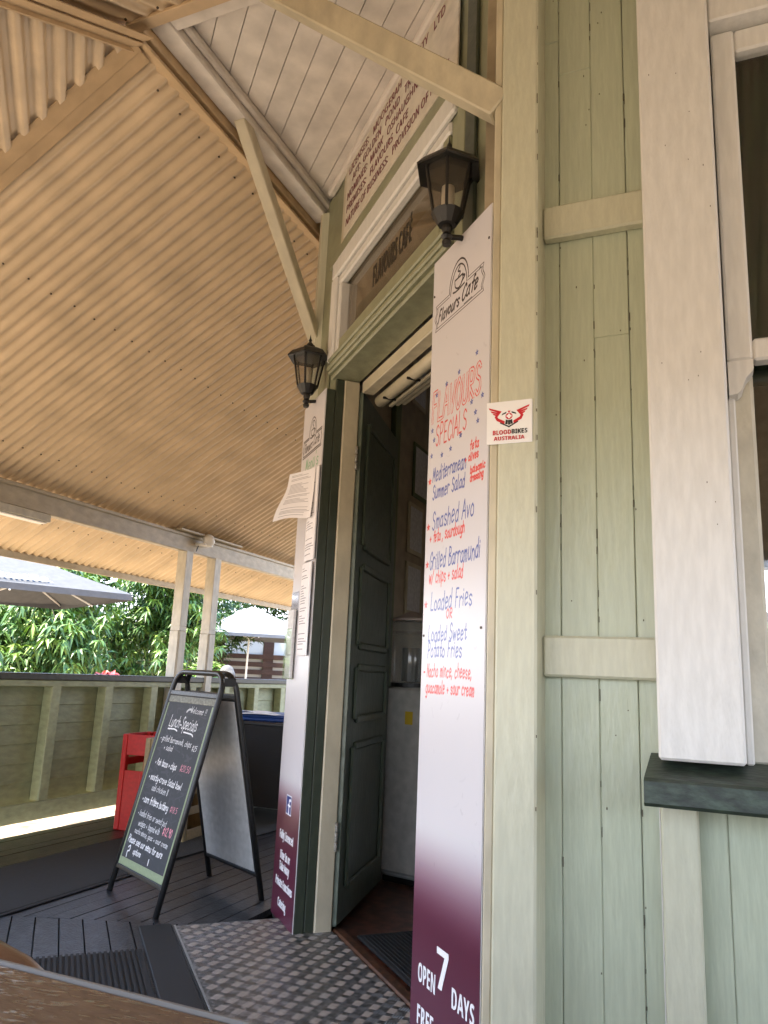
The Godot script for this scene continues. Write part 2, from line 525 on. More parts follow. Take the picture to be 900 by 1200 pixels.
# ------------------------------------------------------------------ surface nets for the seated figure
func cap_d(p: Vector3, a: Vector3, b: Vector3, ra: float, rb: float) -> float:
	var ab := b - a
	var t: float = clamp((p - a).dot(ab) / max(1e-9, ab.length_squared()), 0.0, 1.0)
	return p.distance_to(a + ab * t) - lerp(ra, rb, t)

func nets(st: SurfaceTool, bones: Array, lo: Vector3, hi: Vector3, cell: float, blend: float, paint: Callable) -> void:
	var n := Vector3i(((hi - lo) / cell).ceil()) + Vector3i.ONE
	var f := PackedFloat32Array()
	f.resize(n.x * n.y * n.z)
	for z in n.z:
		for y in n.y:
			for x in n.x:
				var p := lo + Vector3(x, y, z) * cell
				var d := 1.0
				for b in bones:
					var e := cap_d(p, b[0], b[1], b[2], b[3])
					if e > 0.25: continue
					var h: float = clamp(0.5 + 0.5 * (d - e) / blend, 0.0, 1.0)
					d = lerp(d, e, h) - blend * h * (1.0 - h)
				f[x + n.x * (y + n.y * z)] = d
	var vert := {}
	var off := [Vector3i(0,0,0), Vector3i(1,0,0), Vector3i(0,1,0), Vector3i(1,1,0), Vector3i(0,0,1), Vector3i(1,0,1), Vector3i(0,1,1), Vector3i(1,1,1)]
	var edges := [[0,1],[2,3],[4,5],[6,7],[0,2],[1,3],[4,6],[5,7],[0,4],[1,5],[2,6],[3,7]]
	for z in n.z - 1:
		for y in n.y - 1:
			for x in n.x - 1:
				var v := []
				var neg := 0
				for o in off:
					var q: float = f[x + o.x + n.x * (y + o.y + n.y * (z + o.z))]
					v.append(q)
					if q < 0: neg += 1
				if neg == 0 or neg == 8: continue
				var s := Vector3.ZERO
				var k := 0
				for e in edges:
					if (v[e[0]] < 0) != (v[e[1]] < 0):
						var t: float = v[e[0]] / (v[e[0]] - v[e[1]])
						s += Vector3(off[e[0]]).lerp(Vector3(off[e[1]]), t)
						k += 1
				vert[Vector3i(x, y, z)] = lo + (Vector3(x, y, z) + s / k) * cell
	for z in range(1, n.z - 1):
		for y in range(1, n.y - 1):
			for x in range(1, n.x - 1):
				var d0: float = f[x + n.x * (y + n.y * z)]
				for ax in 3:
					var st3: Vector3i = [Vector3i(1,0,0), Vector3i(0,1,0), Vector3i(0,0,1)][ax]
					var d1: float = f[x + st3.x + n.x * (y + st3.y + n.y * (z + st3.z))]
					if (d0 < 0) == (d1 < 0): continue
					var u: Vector3i = [Vector3i(0,1,0), Vector3i(0,0,1), Vector3i(1,0,0)][ax]
					var w: Vector3i = [Vector3i(0,0,1), Vector3i(1,0,0), Vector3i(0,1,0)][ax]
					var c := Vector3i(x, y, z)
					var ids := [c, c - u, c - u - w, c - w]
					var ok := true
					for i in ids:
						if not vert.has(i): ok = false
					if not ok: continue
					var order := [0, 2, 1, 0, 3, 2] if d0 < 0 else [0, 1, 2, 0, 2, 3]
					for i in order:
						var p: Vector3 = vert[ids[i]]
						st.set_color(paint.call(p))
						st.add_vertex(p)

# ------------------------------------------------------------------ plants
func add_leaf(st: SurfaceTool, base: Vector3, dir: Vector3, side: Vector3, l: float, w: float, droop: float, c: Color) -> void:
	var mid := base + dir * l * 0.45 + Vector3.DOWN * droop * l * 0.12
	var tip := base + dir * l * 0.92 + Vector3.DOWN * droop * l * 0.5
	var nrm := dir.cross(side).normalized()
	var l1 := mid + side * w - nrm * w * 0.25
	var r1 := mid - side * w - nrm * w * 0.25
	st.set_color(c)
	for p in [base, l1, mid, base, mid, r1, mid, l1, tip, mid, tip, r1]:
		st.add_vertex(p)

func plant_tree(called: String, label: String, category: String, at: Vector3, trunk_h: float, lumps: Array, leaves: int, ll: float, lw: float, cols: Array, sd: int, group: String, droop := 1.0) -> Node3D:
	var r := RandomNumberGenerator.new()
	r.seed = sd
	var t := thing(called, label, category, at, 0.0, group)
	var ts := begin()
	ts.set_smooth_group(0)
	var top := Vector3(r.randf_range(-0.1, 0.1), trunk_h, r.randf_range(-0.1, 0.1))
	add_tube(ts, [Vector3(0, -0.1, 0), Vector3(0.02, trunk_h * 0.35, 0.03), Vector3(-0.03, trunk_h * 0.7, 0.02), top], [0.055 * trunk_h + 0.03, 0.04 * trunk_h + 0.025, 0.035 * trunk_h + 0.02, 0.03 * trunk_h + 0.015], 8)
	var twigs := []
	for b in lumps:
		var c := Vector3(b[0], b[1], b[2])
		var a := top.lerp(Vector3(0, trunk_h * 0.6, 0), r.randf())
		add_tube(ts, [a, a.lerp(c, 0.5) + Vector3(0, 0.1, 0), c], [0.03 * trunk_h + 0.01, 0.02 * trunk_h + 0.01, 0.012], 6)
		var vol: float = b[3] * b[3] * b[4]
		twigs.append([c, b[3], b[4], vol])
		for k in 7:
			var d := Vector3(r.randfn(), r.randfn() * 0.7, r.randfn()).normalized()
			add_tube(ts, [c, c + d * Vector3(b[3], b[4], b[3]) * 0.45 + Vector3(0, 0.04, 0), c + d * Vector3(b[3], b[4], b[3]) * 0.85], [0.014, 0.01, 0.005], 4)
	obj("trunk", done(ts), M.bark, t)
	var st := begin()
	var total := 0.0
	for w in twigs: total += w[3]
	for w in twigs:
		var n := int(leaves * w[3] / total / 7.0)
		for i in n:
			# rosettes of leaves near the outside of each lump, with gaps between sprays
			var d := Vector3(r.randfn(), r.randfn(), r.randfn()).normalized()
			var rad := pow(r.randf(), 0.45) * (0.8 + 0.35 * sin(d.x * 5.0 + sd) * cos(d.z * 6.0 + d.y * 4.0))
			var p: Vector3 = w[0] + d * Vector3(w[1], w[2], w[1]) * rad
			var base_c: Color = cols[r.randi() % cols.size()]
			for k in 7:
				var az := TAU * k / 7.0 + r.randf_range(-0.5, 0.5)
				var el := r.randf_range(-0.9, 0.35) * droop
				var dir := Vector3(cos(az) * cos(el), sin(el), sin(az) * cos(el))
				var side := dir.cross(Vector3(r.randfn() * 0.4, 1, r.randfn() * 0.4)).normalized()
				var v := r.randf_range(0.75, 1.25)
				add_leaf(st, p, dir, side, ll * r.randf_range(0.6, 1.15), lw * r.randf_range(0.7, 1.1), droop * r.randf_range(0.5, 1.4), Color(base_c.r * v, base_c.g * v, base_c.b * v))
	st.set_smooth_group(-1)
	obj("crown", done(st), M.leaf, t)
	return t
# ------------------------------------------------------------------ the building
func build_cafe() -> void:
	var b := thing("cafe_building", "pale green timber cafe building with chamfered corner doorway and beige corrugated verandah", "building")
	# --- wall with the window, tongue-and-groove boards
	var w := group_node("wall", b)
	var x := -0.457
	while x < 3.2:
		var top := 3.62
		var in_window := x + 0.0475 > 0.03 and x < 1.16
		if in_window: top = 0.86
		var cuts := [-0.15, top]
		if not in_window and rng.randf() < 0.6: cuts = [-0.15, [1.72, 2.95, 0.62, 2.1][rng.randi() % 4] + rng.randf_range(-0.1, 0.1), top]
		var wid := rng.randf_range(0.0928, 0.0944)
		for ci in cuts.size() - 1:
			var o := box("board", w, Vector3(x, cuts[ci] + 0.0006, -2.082), Vector3(x + wid, cuts[ci + 1], -2.0596 - rng.randf() * 0.0022), M.green_board, rng.randf_range(0.0018, 0.0034))
			o.rotation.z = rng.randf_range(-0.0005, 0.0005)
		if in_window: box("board", w, Vector3(x, 2.86, -2.082), Vector3(x + 0.0935, 3.62, -2.06), M.green_board, 0.003)
		x += 0.095
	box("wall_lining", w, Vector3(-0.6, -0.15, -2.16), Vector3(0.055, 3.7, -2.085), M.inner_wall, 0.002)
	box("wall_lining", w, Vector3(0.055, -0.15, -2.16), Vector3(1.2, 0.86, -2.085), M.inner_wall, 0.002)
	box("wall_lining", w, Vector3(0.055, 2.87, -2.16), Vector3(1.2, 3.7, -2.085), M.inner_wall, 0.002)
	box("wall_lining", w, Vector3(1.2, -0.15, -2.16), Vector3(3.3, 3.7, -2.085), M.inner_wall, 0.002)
	for y in [1.10, 2.346]:
		box("rail", w, Vector3(-0.404, y, -2.0595), Vector3(-0.122, y + 0.104, -2.022), M.green, 0.006)
	box("stud", w, Vector3(-0.127, -0.15, -2.0595), Vector3(-0.044, 0.835, -2.018), M.green, 0.005)
	box("bead", w, Vector3(-0.132, -0.15, -2.0595), Vector3(-0.128, 0.835, -2.046), M.white, 0.002)
	# chipped paint along the joints and a few nail heads
	var chips := begin()
	for i in 110:
		var gx: float = -0.362 + 0.095 * (rng.randi() % 6)
		if gx < -0.13 or gx > 0.1:
			var gy := rng.randf_range(-0.1, 3.4)
			add_box(chips, Vector3(gx + rng.randf_range(-0.0018, 0.0018), gy, -2.0606), Vector3(rng.randf_range(0.001, 0.0028), rng.randf_range(0.004, 0.03), 0.002))
	for i in 26:
		add_box(chips, Vector3(rng.randf_range(-0.38, -0.14), rng.randf_range(0.1, 3.3), -2.0605), Vector3(0.0025, 0.0025 + rng.randf() * 0.003, 0.0025))
	for i in 14:
		add_box(chips, Vector3(rng.randf_range(-0.10, 0.045), rng.randf_range(1.0, 3.2), -1.9053), Vector3(0.002, 0.002 + rng.randf() * 0.003, 0.0012))
	for i in 20:
		add_box(chips, Vector3(-0.4055 + rng.randf_range(-0.001, 0.001), rng.randf_range(0.3, 3.2), -1.9515), Vector3(0.002, rng.randf_range(0.004, 0.02), 0.002))
	var chp := obj("paint_chips", done(chips), plain(lin(0.10, 0.085, 0.055), 0.8), w)
	chp.set_meta("kind", "stuff")
	# --- corner posts either side of the doorway
	var cp := group_node("corner_post", b)
	box("post", cp, Vector3(-0.512, -0.15, -2.10), Vector3(-0.405, 3.6, -1.95), M.green, 0.006)
	box("edge_strip", cp, Vector3(-0.537, -0.15, -2.06), Vector3(-0.513, 3.6, -1.962), M.cream, 0.004)
	box("corner_post", b, Vector3(-1.905, -0.15, -3.46), Vector3(-1.80, 3.6, -3.375), M.green, 0.006)
	box("edge_strip", b, Vector3(-1.923, 2.4, -3.44), Vector3(-1.906, 3.6, -3.39), M.cream, 0.003)
	# --- window
	var win := group_node("window", b)
	box("casing", win, Vector3(-0.12, 0.925, -2.0595), Vector3(0.06, 3.6, -1.905), M.white, 0.006)
	box("casing", win, Vector3(1.18, 0.925, -2.0595), Vector3(1.36, 3.6, -1.905), M.white, 0.006)
	box("head_board", win, Vector3(0.0615, 2.85, -2.055), Vector3(1.18, 2.945, -1.925), M.white, 0.005)
	for u in [[0.066, 0.124], [1.12, 1.178]]:
		box("upper_stile", win, Vector3(u[0], 1.885, -2.02), Vector3(u[1], 2.845, -1.968), M.white, 0.006)
		box("lower_stile", win, Vector3(u[0], 0.92, -2.075), Vector3(u[1], 1.87, -2.024), M.post, 0.008)
		box("jamb_bead", win, Vector3(u[0] - 0.004, 0.92, -2.0235), Vector3(u[0] + 0.014, 1.80, -2.0), M.white, 0.004)
	box("top_rail", win, Vector3(0.1245, 2.775, -2.018), Vector3(1.1195, 2.843, -1.971), M.white, 0.006)
	box("meeting_rail", win, Vector3(0.1245, 1.882, -2.018), Vector3(1.1195, 1.94, -1.971), M.white, 0.006)
	box("lower_rail", win, Vector3(0.1245, 0.92, -2.073), Vector3(1.1195, 0.99, -2.03), M.green, 0.006)
	var horn := PackedVector2Array([Vector2(0.066, 1.884), Vector2(0.124, 1.884), Vector2(0.124, 1.862), Vector2(0.119, 1.851), Vector2(0.108, 1.84), Vector2(0.101, 1.826), Vector2(0.096, 1.808), Vector2(0.086, 1.798), Vector2(0.066, 1.795)])
	var hp := PackedVector2Array()
	for p in horn: hp.append(p)
	var hm := prism(hp, 1.969, 2.02)
	obj("sash_horn", hm, M.white, win, Transform3D(Basis(Vector3.RIGHT, Vector3(0, 0, -1), Vector3(0, 1, 0)), Vector3.ZERO))
	box("pane", win, Vector3(0.12, 1.93, -1.998), Vector3(1.125, 2.79, -1.994), M.glass, 0.0005)
	box("pane", win, Vector3(0.12, 0.98, -2.054), Vector3(1.125, 1.885, -2.05), M.glass, 0.0005)
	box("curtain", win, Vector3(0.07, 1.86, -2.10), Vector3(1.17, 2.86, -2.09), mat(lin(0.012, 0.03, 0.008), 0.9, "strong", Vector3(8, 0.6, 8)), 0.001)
	# sloping sill
	var st := begin()
	var prof := [Vector2(-2.0595, 0.928), Vector2(-1.835, 0.892), Vector2(-1.823, 0.886), Vector2(-1.82, 0.842), Vector2(-1.829, 0.834), Vector2(-2.0595, 0.845)]
	for i in prof.size():
		var p: Vector2 = prof[i]
		var q: Vector2 = prof[(i + 1) % prof.size()]
		quad(st, Vector3(-0.147, p.y, p.x), Vector3(1.4, p.y, p.x), Vector3(1.4, q.y, q.x), Vector3(-0.147, q.y, q.x), Vector3(0.6, 0.88, -1.94))
		for e in [-0.147, 1.4]: tri(st, Vector3(e, p.y, p.x), Vector3(e, q.y, q.x), Vector3(e, 0.88, -1.94), Vector3(0.6, 0.88, -1.94))
	obj("sill", done(st), M.sill_green, win)
	# --- doorway wall (in the 45 degree frame)
	var d := group_node("door_wall", b, DF)
	box("wall_panel", d, Vector3(-3.79, -0.1, -1.2), Vector3(-3.405, 3.66, -1.072), M.mid_green, 0.003)
	box("wall_panel", d, Vector3(-2.185, -0.1, -1.2), Vector3(-1.80, 3.66, -1.072), M.mid_green, 0.003)
	box("wall_panel", d, Vector3(-3.4045, 3.02, -1.2), Vector3(-2.1855, 3.66, -1.072), M.mid_green, 0.003)
	box("door_casing", d, Vector3(-3.742, -0.02, -1.0715), Vector3(-3.386, 2.44, -1.026), M.dark_green, 0.004)
	box("door_casing", d, Vector3(-3.404, -0.02, -1.115), Vector3(-3.3875, 2.498, -1.072), M.dark_green, 0.004)
	box("door_jamb", d, Vector3(-3.404, -0.02, -1.195), Vector3(-3.381, 2.498, -1.1155), M.cream, 0.005)
	box("door_casing", d, Vector3(-2.204, -0.02, -1.0715), Vector3(-1.785, 2.44, -1.026), M.dark_green, 0.004)
	box("door_jamb", d, Vector3(-2.207, -0.02, -1.195), Vector3(-2.1865, 2.498, -1.0725), M.cream, 0.005)
	# head mouldings: stepped reeds above the opening
	var hy := 2.5
	for k in [[0.022, -1.052], [0.02, -1.036], [0.026, -1.028], [0.018, -1.04], [0.022, -1.032]]:
		box("head_moulding", d, Vector3(-3.43, hy, -1.195), Vector3(-2.13, hy + k[0] - 0.001, k[1]), M.mid_green, 0.006)
		hy += k[0]
	box("transom_rail", d, Vector3(-3.369, 2.609, -1.13), Vector3(-2.241, 2.70, -1.062), M.mid_green, 0.012)
	# white transom light surround, stepped
	box("transom_frame", d, Vector3(-3.49, 3.06, -1.0715), Vector3(-2.125, 3.155, -1.045), M.white, 0.008)
	box("transom_frame", d, Vector3(-3.44, 3.01, -1.10), Vector3(-2.18, 3.0595, -1.06), M.white, 0.008)
	box("transom_frame", d, Vector3(-3.49, 2.609, -1.0715), Vector3(-3.41, 3.0595, -1.045), M.white, 0.008)
	box("transom_frame", d, Vector3(-3.4095, 2.609, -1.13), Vector3(-3.369, 3.0095, -1.06), M.white, 0.006)
	box("transom_frame", d, Vector3(-2.241, 2.609, -1.13), Vector3(-2.187, 3.0095, -1.062), M.mid_green, 0.006)
	var pane := box("transom_pane", d, Vector3(-3.37, 2.69, -1.108), Vector3(-2.24, 3.02, -1.103), M.dark_glass, 0.0005)
	letters("FLAVOURS CAFÉ", 0.105, plain(lin(0.02, 0.013, 0.008), 0.5), pane, Transform3D(Basis(), Vector3(-3.03 + 2.805, 0.012, 0.004)), 0.43)
	var trim: Material = M.dark_green
	box("picture_rail", d, Vector3(-3.56, 3.157, -1.0715), Vector3(-2.10, 3.225, -1.05), M.mid_green, 0.006)
	box("stile", d, Vector3(-3.555, 2.445, -1.0715), Vector3(-3.492, 3.155, -1.058), M.mid_green, 0.004)
	box("stile", d, Vector3(-2.122, 2.445, -1.0715), Vector3(-2.06, 3.155, -1.058), M.mid_green, 0.004)
	box("stile", d, Vector3(-2.058, 2.445, -1.0715), Vector3(-1.985, 3.66, -1.057), trim, 0.004)
	box("stile", d, Vector3(-3.42, 3.23, -1.0715), Vector3(-3.365, 3.66, -1.06), M.cream, 0.004)
	box("threshold", d, Vector3(-3.40, -0.05, -1.25), Vector3(-2.19, 0.016, -1.205), mat(lin(0.16, 0.065, 0.03), 0.5, "strong", Vector3(4, 4, 4)), 0.006)
	# --- door leaf, folded back inside
	var hx := -1.536
	var hz := -3.252
	var leaf := group_node("door", b, Transform3D(Basis(Vector3.UP, PI + 0.1657 - PI / 2), Vector3(hx, 0, hz)))
	# leaf local: x away from the hinge, z through its thickness
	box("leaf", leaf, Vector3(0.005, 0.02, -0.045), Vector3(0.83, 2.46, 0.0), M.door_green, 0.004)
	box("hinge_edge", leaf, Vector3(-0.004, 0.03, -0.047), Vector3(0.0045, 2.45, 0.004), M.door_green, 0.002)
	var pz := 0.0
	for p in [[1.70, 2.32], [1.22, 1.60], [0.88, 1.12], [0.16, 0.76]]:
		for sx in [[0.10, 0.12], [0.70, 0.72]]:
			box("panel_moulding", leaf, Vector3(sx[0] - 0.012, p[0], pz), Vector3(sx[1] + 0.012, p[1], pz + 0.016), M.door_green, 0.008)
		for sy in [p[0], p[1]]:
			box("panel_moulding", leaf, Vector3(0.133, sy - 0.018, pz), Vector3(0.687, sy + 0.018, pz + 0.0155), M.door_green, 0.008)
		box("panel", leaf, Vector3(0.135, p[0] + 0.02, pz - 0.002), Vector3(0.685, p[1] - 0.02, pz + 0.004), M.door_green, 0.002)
	for y in [0.33, 2.05]:
		var hg := group_node("hinge", b, DF * Transform3D(Basis(), Vector3(-3.374, y, -1.19)))
		for k in 3:
			obj("knuckle", tube([Vector3(0, k * 0.04, 0), Vector3(0, k * 0.04 + 0.037, 0)], 0.008, 8), M.hinge, hg)
	# --- soffit over the doorway and its edge beams
	var sf := group_node("soffit", b)
	var tri_poly := PackedVector2Array([Vector2(-1.868, -2.095), Vector2(-0.45, -2.095), Vector2(-0.45, -1.95 - 0.02), Vector2(-1.868, -3.40)])
	tri_poly = PackedVector2Array([Vector2(-1.868, -2.092), Vector2(-0.575, -2.092), Vector2(-1.868, -3.385)])
	var q := -1.1
	while q < 0.0:
		var a := DF * Vector3(-4.2, 0, q)
		var c := DF * Vector3(-1.2, 0, q)
		var e := DF * Vector3(-1.2, 0, q + 0.101)
		var f := DF * Vector3(-4.2, 0, q + 0.101)
		for pl in Geometry2D.intersect_polygons(tri_poly, PackedVector2Array([Vector2(a.x, a.z), Vector2(c.x, c.z), Vector2(e.x, e.z), Vector2(f.x, f.z)])):
			if pl.size() < 3: continue
			obj("soffit_board", prism(pl, 3.672 + rng.randf() * 0.002, 3.69), M.soffit, sf)
		q += 0.1045
	box("edge_beam", sf, Vector3(-1.99, 3.60, -3.46), Vector3(-1.895, 3.74, -1.985), M.soffit, 0.006)
	box("edge_beam", sf, Vector3(-1.894, 3.60, -2.068), Vector3(-0.40, 3.74, -1.986), M.soffit, 0.006)
	box("bead", sf, Vector3(-2.005, 3.622, -3.46), Vector3(-1.9905, 3.655, -1.99), M.soffit, 0.004)
	box("cornice", sf, Vector3(-1.894, 3.632, -3.42), Vector3(-1.866, 3.674, -2.069), M.soffit, 0.008)
	box("cornice", sf, Vector3(-1.865, 3.632, -2.095), Vector3(-0.52, 3.674, -2.069), M.soffit, 0.008)
	box("cornice", sf, Vector3(-3.62, 3.63, -1.0715), Vector3(-2.0, 3.671, -1.03), M.soffit, 0.01, DF)
	timber("brace", b, Vector3(-1.915, 2.84, -3.425), Vector3(-1.935, 3.62, -2.60), 0.062, 0.062, Vector3.UP, M.cream, 0.005)
	timber("brace", b, Vector3(-0.52, 2.79, -1.985), Vector3(-1.46, 3.615, -2.015), 0.062, 0.09, Vector3.UP, M.cream, 0.005)
	# --- shell of the room behind
	var rm := group_node("room", b)
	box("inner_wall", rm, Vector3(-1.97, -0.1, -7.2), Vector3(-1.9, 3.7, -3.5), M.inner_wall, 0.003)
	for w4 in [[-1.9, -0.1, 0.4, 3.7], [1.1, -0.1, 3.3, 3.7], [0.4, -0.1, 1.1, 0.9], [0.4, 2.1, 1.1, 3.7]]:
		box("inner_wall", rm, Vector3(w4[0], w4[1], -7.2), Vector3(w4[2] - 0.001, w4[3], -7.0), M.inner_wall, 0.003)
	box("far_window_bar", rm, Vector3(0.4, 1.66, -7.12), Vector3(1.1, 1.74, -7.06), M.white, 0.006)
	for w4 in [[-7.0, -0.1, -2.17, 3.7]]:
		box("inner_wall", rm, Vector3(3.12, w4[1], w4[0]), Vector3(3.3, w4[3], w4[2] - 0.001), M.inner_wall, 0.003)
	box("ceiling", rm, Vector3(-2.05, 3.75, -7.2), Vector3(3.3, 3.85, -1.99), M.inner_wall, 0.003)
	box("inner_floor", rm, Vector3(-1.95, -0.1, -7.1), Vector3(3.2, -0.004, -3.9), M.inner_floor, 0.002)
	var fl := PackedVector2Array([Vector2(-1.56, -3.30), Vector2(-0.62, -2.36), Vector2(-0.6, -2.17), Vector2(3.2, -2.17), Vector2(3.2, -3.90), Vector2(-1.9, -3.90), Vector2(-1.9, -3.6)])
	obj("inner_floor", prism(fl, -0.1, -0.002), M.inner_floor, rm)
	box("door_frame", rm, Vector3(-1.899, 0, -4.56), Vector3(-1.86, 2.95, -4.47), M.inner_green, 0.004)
	box("upper_wall", b, Vector3(-1.985, 3.745, -7.2), Vector3(3.3, 4.1, -1.99), M.white, 0.004)
	# --- verandah roof
	var k1 := Vector3(-1, -SL, 0).normalized()
	var k3 := Vector3(0, -SL, 1).normalized()
	var f1 := group_node("verandah_roof", b)
	roof_facet(f1, Vector3(PX, PY, PZ), k1, Vector3(0, 0, -1), 3.36, 9, [0.1, 1.22, 2.3, 2.95])
	var f3 := group_node("verandah_roof", b)
	roof_facet(f3, Vector3(PX, PY, PZ + 0.065), k3, Vector3(1, 0, 0), 3.36, 8, [0.1, 1.22, 2.3])
	# corner facet: wide ribs level along the diagonal
	var f2 := group_node("verandah_roof", b)
	var P := Vector3(PX, PY, PZ)
	var da := Vector3(-1, -SL, 0)
	var db := Vector3(0, -SL, 1)
	var nn := da.cross(db).normalized()
	if nn.y > 0: nn = -nn
	var sheet_n := 4
	for i in sheet_n:
		var cs := begin()
		cs.set_smooth_group(0)
		var t0 := 0.02 + 2.75 * i / sheet_n
		var t1 := 0.02 + 2.75 * (i + 1) / sheet_n + 0.02
		var n := 64
		for j in n:
			var ta := lerpf(t0, t1, float(j) / n)
			var tb := lerpf(t0, t1, float(j + 1) / n)
			var ha := 0.011 * clampf(2.2 * sin(TAU * ta / 0.092), -1, 1) + (0.002 if i % 2 else 0.0)
			var hb := 0.011 * clampf(2.2 * sin(TAU * tb / 0.092), -1, 1) + (0.002 if i % 2 else 0.0)
			var a0 := P + da * ta + nn * ha
			var a1 := P + db * ta + nn * ha
			var b0 := P + da * tb + nn * hb
			var b1 := P + db * tb + nn * hb
			quad(cs, a0, a1, b1, b0, (a0 + b1) * 0.5 - nn * 10)
		obj("roof_sheet", done(cs), M.iron, f2)
	var up1 := Vector3(SL, -1, 0).normalized()
	timber("flashing", f2, P + k1 * 0.01 + Vector3(0, -0.036, 0.025), P + k1 * 3.3 + Vector3(0, -0.036, 0.025), 0.075, 0.004, -up1, M.flashing, 0.001)
	timber("flashing", f2, P + k1 * 0.02 + Vector3(0, -0.028, -0.042), P + k1 * 3.3 + Vector3(0, -0.028, -0.042), 0.065, 0.004, -up1, M.flashing, 0.001)
	var up3 := Vector3(0, 1, SL).normalized()
	timber("closure", f2, P + k3 * 0.01 + Vector3(-0.035, 0.02, 0), P + k3 * 3.3 + Vector3(-0.035, 0.02, 0), 0.012, 0.13, up3, M.flashing, 0.001)
	timber("flashing", f2, P + k3 * 0.01 + Vector3(-0.02, -0.036, 0), P + k3 * 3.3 + Vector3(-0.02, -0.036, 0), 0.09, 0.004, up3, M.flashing, 0.001)
	timber("flashing", f2, P + k3 * 0.02 + Vector3(0.055, -0.028, 0), P + k3 * 3.3 + Vector3(0.055, -0.028, 0), 0.05, 0.004, up3, M.flashing, 0.001)
	# plate flashings against the building
	box("ledger", f1, Vector3(-2.04, 3.56, -9), Vector3(-1.992, 3.86, -1.96), M.flashing, 0.003)
	box("ledger", f3, Vector3(-2.005, 3.58, -1.984), Vector3(3.4, 3.86, -1.955), M.flashing, 0.003)
	timber("plate", f1, Vector3(-2.05, 3.552, -1.985), Vector3(-2.05, 3.552, -9), 0.098, 0.012, Vector3(SL * 0.6, 1, 0).normalized(), M.flashing, 0.002)
	timber("plate", f3, Vector3(-2.02, 3.548, -1.945), Vector3(3.4, 3.548, -1.945), 0.065, 0.014, Vector3(0, 1, 0.3).normalized(), M.flashing, 0.002)
	timber("fascia", f1, Vector3(-4.93, 1.875, -2.1), Vector3(-4.93, 1.875, -8.9), 0.02, 0.055, Vector3.UP, M.beam, 0.003)
	timber("fascia", f3, Vector3(-1.9, 1.875, 0.88), Vector3(4.0, 1.875, 0.88), 0.02, 0.055, Vector3.UP, M.beam, 0.003)
	# --- eave beam, posts, balustrade
	var ev := group_node("verandah_front", b)
	timber("eave_beam", ev, Vector3(-4.27, 2.165, -2.3), Vector3(-4.27, 2.165, -8.85), 0.075, 0.16, Vector3.UP, M.beam, 0.006)
	timber("beam_moulding", ev, Vector3(-4.225, 2.228, -2.3), Vector3(-4.225, 2.228, -8.85), 0.018, 0.03, Vector3.UP, M.beam, 0.006)
	for z in [-5.49, -5.92]:
		var po := group_node("verandah_post", ev, Transform3D(Basis(), Vector3(-4.24, 0, z)))
		box("shaft", po, Vector3(-0.048, 1.43, -0.048), Vector3(0.048, 2.086, 0.048), M.post, 0.003)
		box("shaft", po, Vector3(-0.055, -0.2, -0.055), Vector3(0.055, 1.40, 0.055), M.post, 0.014)
		var cst := begin()
		add_lathe(cst, [Vector2(0.0685, 1.395), Vector2(0.066, 1.43), Vector2(0.0, 1.431)], 4, Vector3.ZERO, PI / 4)
		obj("stop", done(cst), M.post, po)
	box("post_cap", ev, Vector3(-4.33, 2.246, -6.25), Vector3(-4.16, 2.262, -5.3), M.beam, 0.003)
	var bl := group_node("balustrade", b)
	box("cap_rail", bl, Vector3(-4.35, 0.958, -8.9), Vector3(-4.195, 1.003, -2.25), M.rail, 0.006)
	box("top_rail", bl, Vector3(-4.29, 0.915, -8.9), Vector3(-4.205, 0.9575, -2.25), M.bal_board, 0.004)
	for k in 6:
		var o := box("weatherboard", bl, Vector3(-4.312, (0.155 if k else 0.09) + k * 0.126, -8.9), Vector3(-4.296, 0.155 + k * 0.126 + 0.137, -2.25), M.bal_board, 0.003)
		o.rotation.z = 0.085
	var z := -2.62
	while z > -8.8:
		box("batten", bl, Vector3(-4.2895, 0.165, z - 0.042), Vector3(-4.206, 0.93, z + 0.042), M.bal, 0.005)
		z -= 0.52
	box("skirt_board", bl, Vector3(-4.235, 0.045, -8.9), Vector3(-4.205, 0.163, -2.25), M.bal, 0.005)
	# unseen balustrade behind the cafe table, added to cut light on the lower wall
	var b2 := group_node("balustrade", b)
	box("cap_rail", b2, Vector3(-1.1, 0.958, 0.70), Vector3(3.6, 1.003, 0.86), M.rail, 0.006)
	for k in 6:
		box("weatherboard", b2, Vector3(-1.1, 0.09 + k * 0.145, 0.79), Vector3(3.6, 0.09 + k * 0.145 + 0.142, 0.806), M.bal_board, 0.003)
	for k in 10:
		box("batten", b2, Vector3(-1.1 + k * 0.51, 0.09, 0.705), Vector3(-1.02 + k * 0.51, 0.95, 0.788), M.bal, 0.005)
	box("deck_fascia", bl, Vector3(-4.11, -0.25, -8.9), Vector3(-4.07, -0.002, -2.25), M.white, 0.004)

